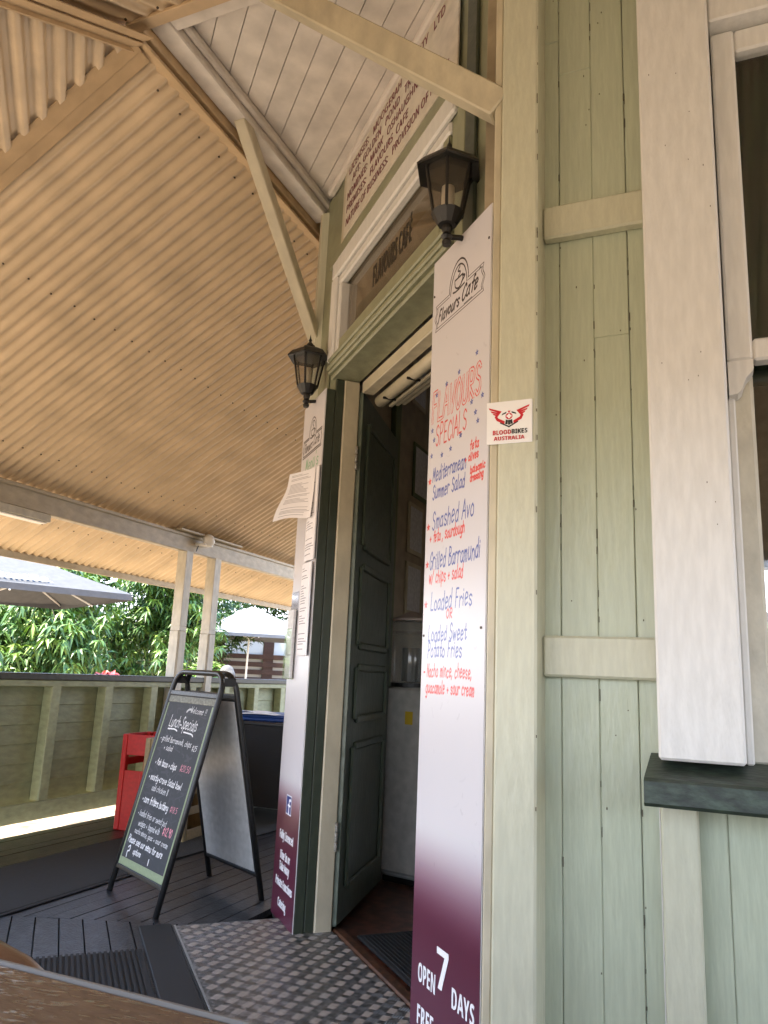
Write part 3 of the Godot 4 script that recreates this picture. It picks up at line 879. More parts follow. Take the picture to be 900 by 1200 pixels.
func build_deck() -> void:
	var dk := Node3D.new()
	dk.name = "deck"
	add_child(dk)
	tag(dk, "", "", "", "structure")
	var m0 := Vector2(-1.95, -3.10)
	var d1 := Vector2(-0.924, 0.383)
	var m1 := Vector2(-0.9, -2.05)
	var d2 := Vector2(-0.383, 0.924)
	var zreg := PackedVector2Array([m0, m0 + d1 * 6, Vector2(-8, -11), Vector2(-1.95, -11)])
	var dreg := PackedVector2Array([m0, m0 + d1 * 6, m1 + d2 * 6, m1])
	var xreg := PackedVector2Array([m1, m1 + d2 * 6, Vector2(4, 5), Vector2(4, -2.05)])
	var limit := PackedVector2Array([Vector2(-4.065, -9), Vector2(3.6, -9), Vector2(3.6, 1.6), Vector2(-0.6, 1.6), Vector2(-4.105, -1.5)])
	zreg = Geometry2D.intersect_polygons(zreg, limit)[0]
	dreg = Geometry2D.intersect_polygons(dreg, limit)[0]
	xreg = Geometry2D.intersect_polygons(xreg, limit)[0]
	var x := -4.105
	while x < -1.9:
		var m: Material = M.deck[rng.randi() % 4]
		if x < -3.55: m = M.deck_brown
		plank(dk, zreg, Vector2(x, -12), Vector2(x + 0.0885, -12), Vector2(x + 0.0885, 3), Vector2(x, 3), m)
		x += 0.094
	var q := -1.245
	while q < 2.6:
		var a := DF * Vector3(-8, 0, q)
		var b := DF * Vector3(4, 0, q)
		var c := DF * Vector3(4, 0, q + 0.0885)
		var d := DF * Vector3(-8, 0, q + 0.0885)
		plank(dk, dreg, Vector2(a.x, a.z), Vector2(b.x, b.z), Vector2(c.x, c.z), Vector2(d.x, d.z), M.deck[rng.randi() % 4])
		q += 0.0945
	var z := -2.05
	while z < 1.6:
		plank(dk, xreg, Vector2(-5, z), Vector2(5, z), Vector2(5, z + 0.0885), Vector2(-5, z + 0.0885), M.deck[rng.randi() % 4])
		z += 0.094
	obj("joists", prism(limit, -0.16, -0.06), M.black, dk)
	var g := MeshInstance3D.new()
	g.name = "ground"
	var gp := PlaneMesh.new()
	gp.size = Vector2(400, 400)
	g.mesh = gp
	g.material_override = M.paving
	g.position = Vector3(0, -0.25, 0)
	add_child(g)
	tag(g, "", "", "", "structure")

func plank(parent: Node, region: PackedVector2Array, a: Vector2, b: Vector2, c: Vector2, d: Vector2, m: Material) -> void:
	for pl in Geometry2D.intersect_polygons(region, PackedVector2Array([a, b, c, d])):
		if pl.size() < 3: continue
		var dy := rng.randf_range(-0.0015, 0.001)
		obj("plank", prism(pl, -0.03, dy), m, parent)

# ------------------------------------------------------------------ signs on the doorway wall
func logo(im: Image, x: float, y: float, w: float, h: float, c: Color, r: float) -> void:
	# a plaque with an arch over a coffee cup, double outline, script name
	for k in [0.0, 0.028]:
		var i: float = k * w
		var a := []
		a.append_array([Vector2(x + i, y + h * 0.5 + i), Vector2(x + w * 0.30, y + h * 0.5 + i)])
		curve(im, a, r, c, false)
		var arch := []
		for j in 13:
			var t := PI - PI * j / 12.0
			arch.append(Vector2(x + w * 0.5 + cos(t) * (w * 0.2 - i), y + h * 0.5 + i - sin(t) * h * 0.5 + (i if j > 0 and j < 12 else 0.0)))
		curve(im, arch, r * 1.2, c)
		curve(im, [Vector2(x + w * 0.70, y + h * 0.5 + i), Vector2(x + w - i, y + h * 0.5 + i)], r, c, false)
		curve(im, [Vector2(x + w - i, y + h * 0.5 + i), Vector2(x + w * 0.985 - i, y + h * 0.62), Vector2(x + w * 1.02 - i, y + h * 0.75), Vector2(x + w * 0.985 - i, y + h * 0.88), Vector2(x + w - i, y + h - i)], r, c)
		curve(im, [Vector2(x + w - i, y + h - i), Vector2(x + i, y + h - i)], r, c, false)
		curve(im, [Vector2(x + i, y + h - i), Vector2(x + w * 0.015 + i, y + h * 0.88), Vector2(x - w * 0.02 + i, y + h * 0.75), Vector2(x + w * 0.015 + i, y + h * 0.62), Vector2(x + i, y + h * 0.5 + i)], r, c)
	# cup, saucer and steam
	var cx := x + w * 0.5
	var cy := y + h * 0.34
	curve(im, [Vector2(cx - w * 0.085, cy), Vector2(cx - w * 0.07, cy + h * 0.13), Vector2(cx, cy + h * 0.19), Vector2(cx + w * 0.07, cy + h * 0.13), Vector2(cx + w * 0.085, cy)], r * 1.5, c)
	curve(im, [Vector2(cx - w * 0.085, cy), Vector2(cx + w * 0.085, cy)], r * 1.3, c, false)
	curve(im, [Vector2(cx + w * 0.08, cy + h * 0.02), Vector2(cx + w * 0.125, cy + h * 0.06), Vector2(cx + w * 0.06, cy + h * 0.13)], r * 2, c)
	curve(im, [Vector2(cx - w * 0.12, cy + h * 0.2), Vector2(cx - w * 0.03, cy + h * 0.225), Vector2(cx + w * 0.12, cy + h * 0.2)], r * 1.5, c)
	curve(im, [Vector2(cx - w * 0.01, cy - h * 0.03), Vector2(cx + w * 0.03, cy - h * 0.09), Vector2(cx - w * 0.02, cy - h * 0.14), Vector2(cx + w * 0.02, cy - h * 0.2)], r * 1.2, c)
	hand(im, "Flavours", x + w * 0.05, y + h * 0.86, h * 0.23, w * 0.47, r * 1.7, c, 0.35)
	hand(im, "Cafe", x + w * 0.56, y + h * 0.84, h * 0.26, w * 0.33, r * 1.9, c, 0.35)
	curve(im, [Vector2(x + w * 0.92, y + h * 0.55), Vector2(x + w * 0.94, y + h * 0.53)], r * 1.2, c, false)
	curve(im, [Vector2(x + w * 0.62, y + h * 0.93), Vector2(x + w * 0.78, y + h * 0.93)], r * 0.7, c, false)

func sign_image(w: int, h: int, white_to: float, maroon_from: float, hh: float, y0: float) -> Image:
	# printed panel: white above, running through mauve to maroon below
	var im := Image.create(w, h, false, Image.FORMAT_RGB8)
	var white := Color(0.80, 0.79, 0.80)
	var maroon := Color(0.33, 0.12, 0.20)
	for y in h:
		var real := y0 + hh * (1.0 - float(y) / h)
		var t := smoothstep(0.0, 1.0, clampf((white_to - real) / (white_to - maroon_from), 0, 1))
		im.fill_rect(Rect2i(0, y, w, 1), white.lerp(maroon, t))
	# smudges of wiped marker and scuffs, with outlines of their own
	for i in 70:
		var p := Vector2(rng.randf() * w, rng.randf() * h)
		var at := im.get_pixel(clampi(int(p.x), 0, w - 1), clampi(int(p.y), 0, h - 1))
		var c := at.lerp(Color(0.45, 0.43, 0.47), rng.randf_range(0.03, 0.12))
		var d := Vector2(rng.randf_range(-1, 1), rng.randf_range(-0.6, 0.6)) * rng.randf_range(4, 34)
		if i % 3 == 0: d = Vector2(d.y, d.x)
		curve(im, [p, p + d * 0.5 + Vector2(0, 3), p + d], rng.randf_range(0.6, 3.0), c)
	return im

func build_signs() -> void:
	var W := 330
	var H := 2048
	var k := H / 2.44
	var blue := Color(0.26, 0.32, 0.60)
	var red := Color(0.82, 0.25, 0.23)
	var ink := Color(0.10, 0.07, 0.10)
	# --- specials panel
	var s0 := -2.19
	var y0 := 0.04
	var top := y0 + 2.44
	var im := sign_image(W, H, 0.68, 0.40, 2.44, y0)
	var X := func(s: float) -> float: return (s - s0) * k
	var Y := func(y: float) -> float: return (top - y) * k
	logo(im, X.call(-2.165), Y.call(2.40), 0.325 * k, 0.185 * k, ink, 1.2)
	# outlined title, then plain lines in marker
	for e in [[-1.6, -1.2], [1.6, 1.2], [-1.2, 1.6], [1.2, -1.6]]:
		rng.seed = 77
		hand(im, "FLAVOURS", X.call(-2.172) + e[0] * 2.2, Y.call(1.895) + e[1] * 2.2, 0.092 * k, 0.33 * k, 1.9, red, 0.06)
	rng.seed = 77
	hand(im, "FLAVOURS", X.call(-2.172), Y.call(1.895), 0.092 * k, 0.33 * k, 3.0, Color(0.80, 0.79, 0.80), 0.06)
	hand(im, "SPECIALS", X.call(-2.14), Y.call(1.808), 0.066 * k, 0.215 * k, 1.6, red, 0.06)
	for p in [[-1.873, 2.03], [-1.985, 2.01], [-2.07, 2.0], [-2.14, 1.985], [-1.835, 1.885], [-1.90, 1.885], [-1.875, 1.845], [-1.86, 1.815], [-1.965, 1.80], [-2.03, 1.775], [-2.09, 1.77], [-2.165, 1.87], [-2.15, 1.835], [-2.165, 1.785]]:
		star(im, X.call(p[0]), Y.call(p[1]), 7, blue)
	var big := 0.047
	for l in [["Mediterranean", -2.15, 1.692, 0.046, 0.225, blue], ["Summer Salad", -2.15, 1.635, 0.044, 0.22, blue], ["Smashed Avo", -2.145, 1.538, 0.055, 0.275, blue], ["+ feta , sourdough", -2.16, 1.497, 0.036, 0.235, red], ["Grilled Barramundi", -2.155, 1.412, 0.054, 0.325, blue], ["w/ chips + salad", -2.155, 1.368, 0.04, 0.225, red], ["Loaded Fries", -2.14, 1.285, 0.052, 0.27, blue], ["OR", -2.03, 1.255, 0.026, 0.04, red], ["Loaded Sweet", -2.15, 1.192, 0.044, 0.25, blue], ["Potato Fries", -2.15, 1.145, 0.042, 0.225, blue], ["- Nacho mince, cheese,", -2.175, 1.087, 0.036, 0.31, red], ["guacamole + sour cream", -2.155, 1.04, 0.034, 0.305, red], ["feta", -1.905, 1.735, 0.028, 0.055, red], ["+ olives", -1.935, 1.705, 0.024, 0.085, red], ["balsamic", -1.90, 1.665, 0.022, 0.09, red], ["dressing", -1.90, 1.64, 0.022, 0.08, red]]:
		hand(im, l[0], X.call(l[1]), Y.call(l[2]), l[3] * k, l[4] * k, 1.8, l[5], 0.1)
	for y in [1.70, 1.55, 1.43, 1.305]:
		star(im, X.call(-2.172), Y.call(y), 9, red)
		star(im, X.call(-2.172), Y.call(y), 6, red)
	var t := thing("specials_sign", "tall white to maroon sign panel with handwritten cafe specials list and OPEN 7 DAYS", "sign", DF * Vector3(s0, y0, -1.022), -PI / 4)
	box("panel", t, Vector3(0, 0, -0.0035), Vector3(0.393, 2.44, 0.0), M.acm, 0.0008)
	var face := obj("printed_face", sheet(0.391, 2.438), print_mat(im, 0.3), t, Transform3D(Basis(), Vector3(0.001, 0.001, 0.0015)))
	letters("OPEN", 0.048, M.lettering, face, Transform3D(Basis(), Vector3(0.045, 0.24, 0.0012)), 0.107)
	letters("7", 0.098, M.lettering, face, Transform3D(Basis(), Vector3(0.158, 0.287, 0.0012)), 0.068)
	letters("DAYS", 0.048, M.lettering, face, Transform3D(Basis(), Vector3(0.247, 0.245, 0.0012)), 0.118)
	letters("FREE", 0.048, M.lettering, face, Transform3D(Basis(), Vector3(0.045, 0.135, 0.0012)), 0.10)
	for p in [[0.012, 2.31], [0.38, 2.33], [0.012, 1.17], [0.37, 1.18]]:
		obj("screw", tube([Vector3(p[0], p[1], 0), Vector3(p[0], p[1], 0.004)], 0.004, 6), M.screw, t)
	# --- menu panel
	s0 = -3.745
	y0 = 0.0
	top = 2.44
	im = sign_image(302, H, 0.62, 0.42, 2.44, y0)
	X = func(s: float) -> float: return (s + 3.745) * k
	Y = func(y: float) -> float: return (2.44 - y) * k
	logo(im, X.call(-3.725), Y.call(2.345), 0.315 * k, 0.185 * k, ink, 1.4)
	hand(im, "Menu's", X.call(-3.66), Y.call(2.075), 0.07 * k, 0.22 * k, 2.0, Color(0.2, 0.6, 0.35), 0.1)
	# blue square with a white f
	im.fill_rect(Rect2i(int(X.call(-3.60)), int(Y.call(0.535)), int(0.085 * k), int(0.085 * k)), Color(0.85, 0.86, 0.9))
	im.fill_rect(Rect2i(int(X.call(-3.595)), int(Y.call(0.53)), int(0.075 * k), int(0.075 * k)), Color(0.10, 0.20, 0.48))
	curve(im, [Vector2(X.call(-3.532), Y.call(0.515)), Vector2(X.call(-3.55), Y.call(0.515)), Vector2(X.call(-3.556), Y.call(0.50)), Vector2(X.call(-3.556), Y.call(0.46))], 4.5, Color(0.95, 0.95, 0.97))
	curve(im, [Vector2(X.call(-3.572), Y.call(0.492)), Vector2(X.call(-3.535), Y.call(0.492))], 4.0, Color(0.95, 0.95, 0.97), false)
	t = thing("menu_sign", "tall white to maroon sign panel with menu sheets pinned on and Fully Licenced lettering", "sign", DF * Vector3(s0, y0, -1.022), -PI / 4)
	box("panel", t, Vector3(0, 0, -0.0035), Vector3(0.36, 2.44, 0.0), M.acm, 0.0008)
	face = obj("printed_face", sheet(0.358, 2.438), print_mat(im, 0.3), t, Transform3D(Basis(), Vector3(0.001, 0.001, 0.0015)))
	for l in [["Fully Licenced", 0.07, 0.355, 0.22], ["Dine In or", 0.10, 0.272, 0.16], ["Take Away", 0.10, 0.225, 0.16], ["Private Functions", 0.05, 0.155, 0.27], ["Catering", 0.11, 0.075, 0.13]]:
		letters(l[0], 0.036, M.lettering, face, Transform3D(Basis(), Vector3(l[1], l[2], 0.0012)), l[3])
	# --- sheets pinned to it
	var pim := Image.create(128, 256, false, Image.FORMAT_RGB8)
	pim.fill(Color(0.90, 0.885, 0.89))
	var y := 14
	while y < 245:
		var wl := rng.randi_range(40, 104)
		if rng.randf() < 0.82: pim.fill_rect(Rect2i(12, y, wl, 2), Color(0.52, 0.5, 0.52))
		y += 7
	var pm := print_mat(pim, 0.75)
	pm.cull_mode = BaseMaterial3D.CULL_DISABLED
	var ix := 0
	for p in [[-3.555, 1.60, 0.165, 0.45, "typed menu sheet in a plastic sleeve, pinned below the green handwriting"], [-3.565, 1.16, 0.16, 0.43, "typed menu sheet in a plastic sleeve, pinned lowest on the sign panel"]]:
		var ps := thing("menu_sheet", p[4], "paper", DF * Vector3(p[0], p[1], -1.016 + 0.003 * ix), -PI / 4, "menu sheets on the sign panel")
		obj("page", bent_sheet(p[2], p[3], 0.008), pm, ps)
		box("sleeve_edge", ps, Vector3(p[2] - 0.004, 0.0, 0.002), Vector3(p[2] + 0.012, p[3], 0.0055), M.glass_edge, 0.0006)
		ix += 1
	var ls := thing("loose_sheet", "loose typed menu sheet curling out sideways from the sign panel", "paper", DF * Vector3(-3.6, 1.80, -1.005), -PI / 4)
	obj("page", loose_sheet(), pm, ls)
	var ho := thing("brochure_holder", "clear acrylic brochure holder on the panel below the loose menu sheet", "holder", DF * Vector3(-3.735, 1.05, -1.0185), -PI / 4)
	box("back", ho, Vector3(0, 0, 0), Vector3(0.12, 0.42, 0.003), M.smoke_glass, 0.0005)
	box("pocket", ho, Vector3(0.0, 0, 0.022), Vector3(0.12, 0.24, 0.025), M.glass, 0.0005)
	box("brochure", ho, Vector3(0.008, 0.005, 0.005), Vector3(0.112, 0.33, 0.018), M.paper, 0.001)
	# --- licence board above the transom
	var lb := thing("licence_sign", "cream licence board with dark red hand-painted capitals above the transom window", "sign", DF * Vector3(-3.36, 3.235, -1.06), -PI / 4)
	box("board", lb, Vector3(0, 0, 0), Vector3(1.24, 0.40, 0.008), mat(lin(0.74, 0.67, 0.55), 0.45, "soft", Vector3(2, 2, 2)), 0.002)
	var rows := [["LICENSEE:   MOOGERAH   63   PTY   LTD", 0.04, 0.355, 1.08], ["AFT:  GOLDEN   POND   TRUST", 0.10, 0.285, 0.82], ["NOMINEE:  MARK   OSHAUGHNESSY", 0.03, 0.213, 0.98], ["PREMISES:   FLAVOURS  CAFE", 0.03, 0.142, 0.76], ["NATURE OF BUSINESS:   PROVISION OF MEALS", 0.03, 0.068, 1.14]]
	for r in rows:
		letters(r[0], 0.043, M.red_print, lb, Transform3D(Basis(), Vector3(r[1], r[2], 0.0095)), r[3], 500)
	# --- sticker on the corner post
	build_sticker()

func bent_sheet(w: float, h: float, bulge: float) -> ArrayMesh:
	var st := SurfaceTool.new()
	st.begin(Mesh.PRIMITIVE_TRIANGLES)
	st.set_smooth_group(0)
	var n := 8
	for i in n:
		for j in [[0, 0], [1, 0], [1, 1], [0, 0], [1, 1], [0, 1]]:
			var u := float(i + j[0]) / n
			st.set_uv(Vector2(u, 1.0 - j[1]))
			st.add_vertex(Vector3(u * w, j[1] * h, bulge * sin(u * PI) + 0.002))
	return done(st)

func loose_sheet() -> ArrayMesh:
	# pinned along its right-hand upper edge, the free side lifts off and droops
	var st := SurfaceTool.new()
	st.begin(Mesh.PRIMITIVE_TRIANGLES)
	st.set_smooth_group(0)
	var n := 8
	for i in n:
		for k in n:
			for j in [[0, 0], [1, 0], [1, 1], [0, 0], [1, 1], [0, 1]]:
				var u := float(i + j[0]) / n       # 0 free side, 1 pinned
				var v := float(k + j[1]) / n       # 0 bottom, 1 top
				var lift := pow(1.0 - u, 1.6) * (0.075 + 0.05 * (1.0 - v)) + 0.012 * (1.0 - v) * (1.0 - v)
				st.set_uv(Vector2(u, 1.0 - v))
				st.add_vertex(Vector3(u * 0.175 - (1.0 - u) * 0.045 * (1.0 - v), v * 0.24 + u * 0.012 + 0.01 * sin(u * 5.0) * (1.0 - v), lift + 0.006 * sin(v * 7.0 + u * 3.0) * (1.0 - u)))
	return done(st)

func build_sticker() -> void:
	var S := 256
	var im := Image.create(S, S, false, Image.FORMAT_RGB8)
	im.fill(Color(0.92, 0.91, 0.90))
	var red := Color(0.75, 0.10, 0.15)
	var blk := Color(0.09, 0.10, 0.10)
	for sg in [-1, 1]:
		var f := func(a: Array) -> Array:
			var o := []
			for p in a: o.append(Vector2(128 + sg * p[0], p[1]))
			return o
		# three feathers and the lower sweep of a wing
		poly_fill(im, f.call([[42, 60], [116, 32], [112, 44], [60, 66]]), red)
		poly_fill(im, f.call([[52, 68], [106, 52], [100, 63], [64, 76]]), red)
		poly_fill(im, f.call([[62, 77], [94, 68], [88, 78], [72, 86]]), red)
		poly_fill(im, f.call([[42, 60], [60, 58], [82, 92], [70, 116], [26, 140], [24, 122], [60, 102], [66, 92]]), red)
		poly_fill(im, f.call([[0, 152], [0, 162], [52, 132], [50, 126]]), blk)
		poly_fill(im, f.call([[14, 64], [38, 74], [42, 84], [16, 74]]), blk)
		poly_fill(im, f.call([[6, 116], [18, 112], [22, 140], [8, 142]]), blk)
	for r in [20, 16]:
		var c := []
		for i in 20: c.append(Vector2(128, 92) + Vector2(r, 0).rotated(TAU * i / 20))
		poly_fill(im, c, red)
		if r == 16:
			pass
	im.fill_rect(Rect2i(122, 78, 12, 28), Color(0.95, 0.93, 0.92))
	im.fill_rect(Rect2i(114, 86, 28, 12), Color(0.95, 0.93, 0.92))
	poly_fill(im, [Vector2(120, 62), Vector2(128, 72), Vector2(136, 62), Vector2(132, 58), Vector2(128, 62), Vector2(124, 58)], red)
	im.fill_rect(Rect2i(122, 116, 12, 30), blk)
	var t := thing("post_sticker", "square white sticker with red winged emblem on the corner post", "sticker", Vector3(-0.541, 1.709, -1.9475))
	obj("print", sheet(0.124, 0.119), print_mat(im, 0.35), t, Transform3D(Basis(Vector3.BACK, 0.01), Vector3(0, 0, 0.0018)))
	box("vinyl", t, Vector3(-0.0005, -0.0005, 0), Vector3(0.1245, 0.1195, 0.001), M.lettering, 0.0003)
	letters("BLOOD", 0.0125, plain(red.srgb_to_linear().linear_to_srgb(), 0.4), t, Transform3D(Basis(), Vector3(0.016, 0.031, 0.003)), 0.05)
	letters("BIKES", 0.0125, M.black, t, Transform3D(Basis(), Vector3(0.068, 0.0315, 0.003)), 0.042)
	letters("AUSTRALIA", 0.0105, plain(red, 0.4), t, Transform3D(Basis(), Vector3(0.02, 0.014, 0.003)), 0.084)

# ------------------------------------------------------------------ fittings
func build_lantern(at: Vector3, label: String) -> void:
	var t := thing("wall_lantern", label, "lantern", at, -PI / 4, "wall lanterns beside the doorway")
	var st := begin()
	add_lathe(st, [Vector2(0, 0), Vector2(0.013, 0.0), Vector2(0.016, 0.012), Vector2(0.011, 0.02), Vector2(0.02, 0.03), Vector2(0.013, 0.042), Vector2(0.017, 0.055), Vector2(0.017, 0.066), Vector2(0.03, 0.07), Vector2(0.05, 0.105), Vector2(0.054, 0.112), Vector2(0, 0.114)], 12)
	obj("base", done(st), M.lantern, t)
	for k in 6:
		var a := TAU * (k + 0.5) / 6
		var d := Vector3(cos(a), 0, sin(a))
		timber("bar", t, d * 0.051 + Vector3(0, 0.108, 0), d * 0.081 + Vector3(0, 0.268, 0), 0.010, 0.008, d, M.lantern, 0.002)
		var a2 := TAU * (k + 1.5) / 6
		var d2 := Vector3(cos(a2), 0, sin(a2))
		var gs := begin()
		quad(gs, d * 0.049 + Vector3(0, 0.11, 0), d2 * 0.049 + Vector3(0, 0.11, 0), d2 * 0.078 + Vector3(0, 0.266, 0), d * 0.078 + Vector3(0, 0.266, 0), Vector3(0, 0.2, 0))
		obj("pane", done(gs), M.smoke_glass, t)
	st = begin()
	add_lathe(st, [Vector2(0, 0.262), Vector2(0.085, 0.262), Vector2(0.112, 0.256), Vector2(0.114, 0.262), Vector2(0.09, 0.29), Vector2(0.05, 0.312), Vector2(0.036, 0.316), Vector2(0.03, 0.328), Vector2(0.0, 0.329)], 6, Vector3.ZERO, PI / 6)
	obj("roof", done(st), M.lantern, t)
	st = begin()
	st.set_smooth_group(0)
	add_lathe(st, [Vector2(0.012, 0.328), Vector2(0.018, 0.337), Vector2(0.012, 0.345), Vector2(0.006, 0.352), Vector2(0.009, 0.36), Vector2(0.004, 0.37), Vector2(0.0, 0.395)], 10)
	obj("finial", done(st), M.lantern, t)
	obj("bulb", tube([Vector3(0, 0.115, 0), Vector3(0, 0.15, 0), Vector3(0, 0.205, 0)], 0.021, 12), plain(lin(0.62, 0.55, 0.42), 0.5), t)
	obj("arm", tube([Vector3(0, 0.03, 0), Vector3(0, 0.04, -0.05), Vector3(0, 0.03, -0.097)], 0.009, 8), M.lantern, t)
	box("wall_plate", t, Vector3(-0.025, -0.01, -0.10), Vector3(0.025, 0.08, -0.09), M.lantern, 0.003)

func build_door_things() -> void:
	build_lantern(DF * Vector3(-1.985, 2.425, -0.965), "black hexagonal wall lantern above the handwritten specials panel")
	build_lantern(DF * Vector3(-3.555, 2.385, -0.972), "black hexagonal wall lantern above the panel with pinned menu sheets")
	# tread plate in front of the doorway
	var t := thing("tread_plate", "worn steel five-bar tread plate on the deck before the doorway", "tread plate", DF * Vector3(-3.617, 0.004, -1.20), -PI / 4)
	box("plate", t, Vector3(0, -0.002, 0), Vector3(1.9, 0.004, 0.625), M.steel, 0.001)
	box("edge_trim", t, Vector3(-0.004, -0.002, 0.6255), Vector3(1.9, 0.006, 0.633), M.bars, 0.001)
	var st := begin()
	var px := 0.071
	var row := 0
	var u := 0.03
	while u < 1.88:
		var v := 0.02
		var col := 0
		while v < 0.61:
			var turn := PI / 4 if (row + col) % 2 == 0 else -PI / 4
			var c := Vector3(u, 0.004, v)
			var xf := Transform3D(Basis(Vector3.UP, turn), c)
			for k in 5:
				add_bar(st, xf, (k - 2) * 0.0082, 0.033 if k % 2 == 0 else 0.036)
			v += px * 0.62
			col += 1
		u += px * 0.62
		row += 1
	var tb := obj("tread_bars", done(st), M.bars, t)
	tb.set_meta("kind", "stuff")
	# border boards round the plate and the ribbed mat
	t = thing("edging_board", "black gritty edging board along the steel tread plate", "board", DF * Vector3(-3.64, 0.0, -0.56), -PI / 4)
	box("board", t, Vector3(0, 0.0005, 0.005), Vector3(3.0, 0.012, 0.135), M.border, 0.003)
	box("strip", t, Vector3(0, 0.0005, -0.008), Vector3(3.0, 0.008, 0.002), M.black, 0.002)
	t = thing("ribbed_mat", "black ribbed rubber mat on the deck boards beside the edging board", "mat", DF * Vector3(-3.363, 0.002, -0.412), -PI / 4)
	box("backing", t, Vector3(0, 0, 0), Vector3(1.6, 0.004, 0.95), M.rubber, 0.001)
	box("border", t, Vector3(0, 0.0, -0.001), Vector3(1.6, 0.008, 0.022), M.rubber, 0.002)
	st = begin()
	for k in 46:
		add_box(st, Vector3(0.8, 0.0065, 0.034 + k * 0.0198), Vector3(1.6, 0.007, 0.0105))
	obj("ribs", done(st), M.rubber, t)
	t = thing("door_mat", "black coir mat on the floor just inside the doorway", "mat", DF * Vector3(-3.3, 0.0, -1.86), -PI / 4)
	box("pile", t, Vector3(0, 0, 0), Vector3(1.05, 0.012, 0.58), M.carpet, 0.004)
	st = begin()
	for k in 30: add_box(st, Vector3(0.525, 0.0135, 0.02 + k * 0.0185), Vector3(1.0, 0.003, 0.008))
	obj("ribs", done(st), M.rubber, t)
	# roller blind head inside the door head
	t = thing("roller_blind", "pale rolled blind and track strips under the door head", "blind", DF * Vector3(-3.36, 2.36, -1.21), -PI / 4)
	box("head_board", t, Vector3(0, 0.075, -0.05), Vector3(1.16, 0.135, 0.012), M.cream, 0.004)
	obj("roll", tube([Vector3(0, 0.05, -0.085), Vector3(1.16, 0.05, -0.085)], 0.03, 14), M.cream, t)
	for k in 3:
		box("slat", t, Vector3(0, 0.03 + 0.012 * k, -0.15 - 0.036 * k), Vector3(1.16, 0.044 + 0.012 * k, -0.13 - 0.036 * k), M.cream, 0.004)
	for x in [0.12, 0.4, 0.68, 0.96]:
		box("clip", t, Vector3(x, 0.018, -0.118), Vector3(x + 0.008, 0.03, -0.05), M.black, 0.002)
	box("bracket", t, Vector3(0.72, 0.005, -0.23), Vector3(0.80, 0.05, -0.13), mat(lin(0.22, 0.11, 0.03), 0.5), 0.004)
	# fridge, dispenser and frames in the room
	t = thing("bar_fridge", "off-white bar fridge standing in the dim room behind the open door", "fridge", Vector3(-1.74, 0, -4.12), -0.2)
	box("cabinet", t, Vector3(0, 0.03, -0.5), Vector3(0.5, 1.03, -0.05), M.fridge, 0.012)
	box("door_panel", t, Vector3(0.0, 0.06, -0.045), Vector3(0.5, 1.025, 0.0), M.fridge, 0.012)
	box("plinth", t, Vector3(0.02, 0, -0.47), Vector3(0.48, 0.029, -0.06), M.black, 0.003)
	box("energy_label", t, Vector3(0.17, 0.83, 0.0003), Vector3(0.22, 0.9, 0.002), plain(lin(0.6, 0.42, 0.03), 0.5), 0.0005)
	t = thing("water_dispenser", "clear plastic water dispenser with pale lid on top of the bar fridge", "dispenser", Vector3(-1.60, 1.03, -4.22))
	st = begin()
	st.set_smooth_group(0)
	add_lathe(st, [Vector2(0.0, 0.02), Vector2(0.105, 0.02), Vector2(0.112, 0.04), Vector2(0.112, 0.36), Vector2(0.1, 0.375)], 24)
	var tank := StandardMaterial3D.new()
	tank.albedo_color = Color(0.7, 0.72, 0.7, 0.3)
	tank.transparency = BaseMaterial3D.TRANSPARENCY_ALPHA
	tank.roughness = 0.06
	obj("tank", done(st), tank, t)
	st = begin()
	add_lathe(st, [Vector2(0.118, 0.372), Vector2(0.118, 0.385), Vector2(0.06, 0.41), Vector2(0.03, 0.425), Vector2(0.0, 0.43)], 24)
	obj("lid", done(st), plain(lin(0.5, 0.42, 0.38), 0.4), t)
	st = begin()
	add_lathe(st, [Vector2(0.0, 0.0), Vector2(0.115, 0.0), Vector2(0.115, 0.022), Vector2(0.0, 0.023)], 24)
	add_lathe(st, [Vector2(0.0, 0.03), Vector2(0.055, 0.03), Vector2(0.055, 0.22), Vector2(0.0, 0.225)], 16)
	obj("filter", done(st), M.black, t)
	obj("ring", tube([Vector3(0, 0.30, 0), Vector3(0, 0.312, 0)], 0.1135, 24), M.smoke_glass, t)
	for p in [[3.0, 3.34, -5.10, -4.83, "pale framed print highest in the column on the inside wall"], [2.33, 2.73, -5.2, -4.89, "framed print with green mount in the column on the inside wall"], [1.92, 2.28, -5.12, -4.83, "cream framed certificate in the column on the inside wall"], [1.5, 1.86, -5.12, -4.82, "silver framed picture lowest in the column on the inside wall"]]:
		t = thing("picture_frame", p[4], "picture frame", Vector3(-1.897, p[0], p[3]), 0.0, "frames on the inside wall")
		var w: float = p[3] - p[2]
		var h: float = p[1] - p[0]
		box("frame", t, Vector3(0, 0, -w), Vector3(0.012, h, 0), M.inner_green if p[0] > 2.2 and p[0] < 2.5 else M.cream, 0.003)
		box("picture", t, Vector3(0.0125, 0.03, -w + 0.03), Vector3(0.015, h - 0.03, -0.03), M.paper, 0.0008)

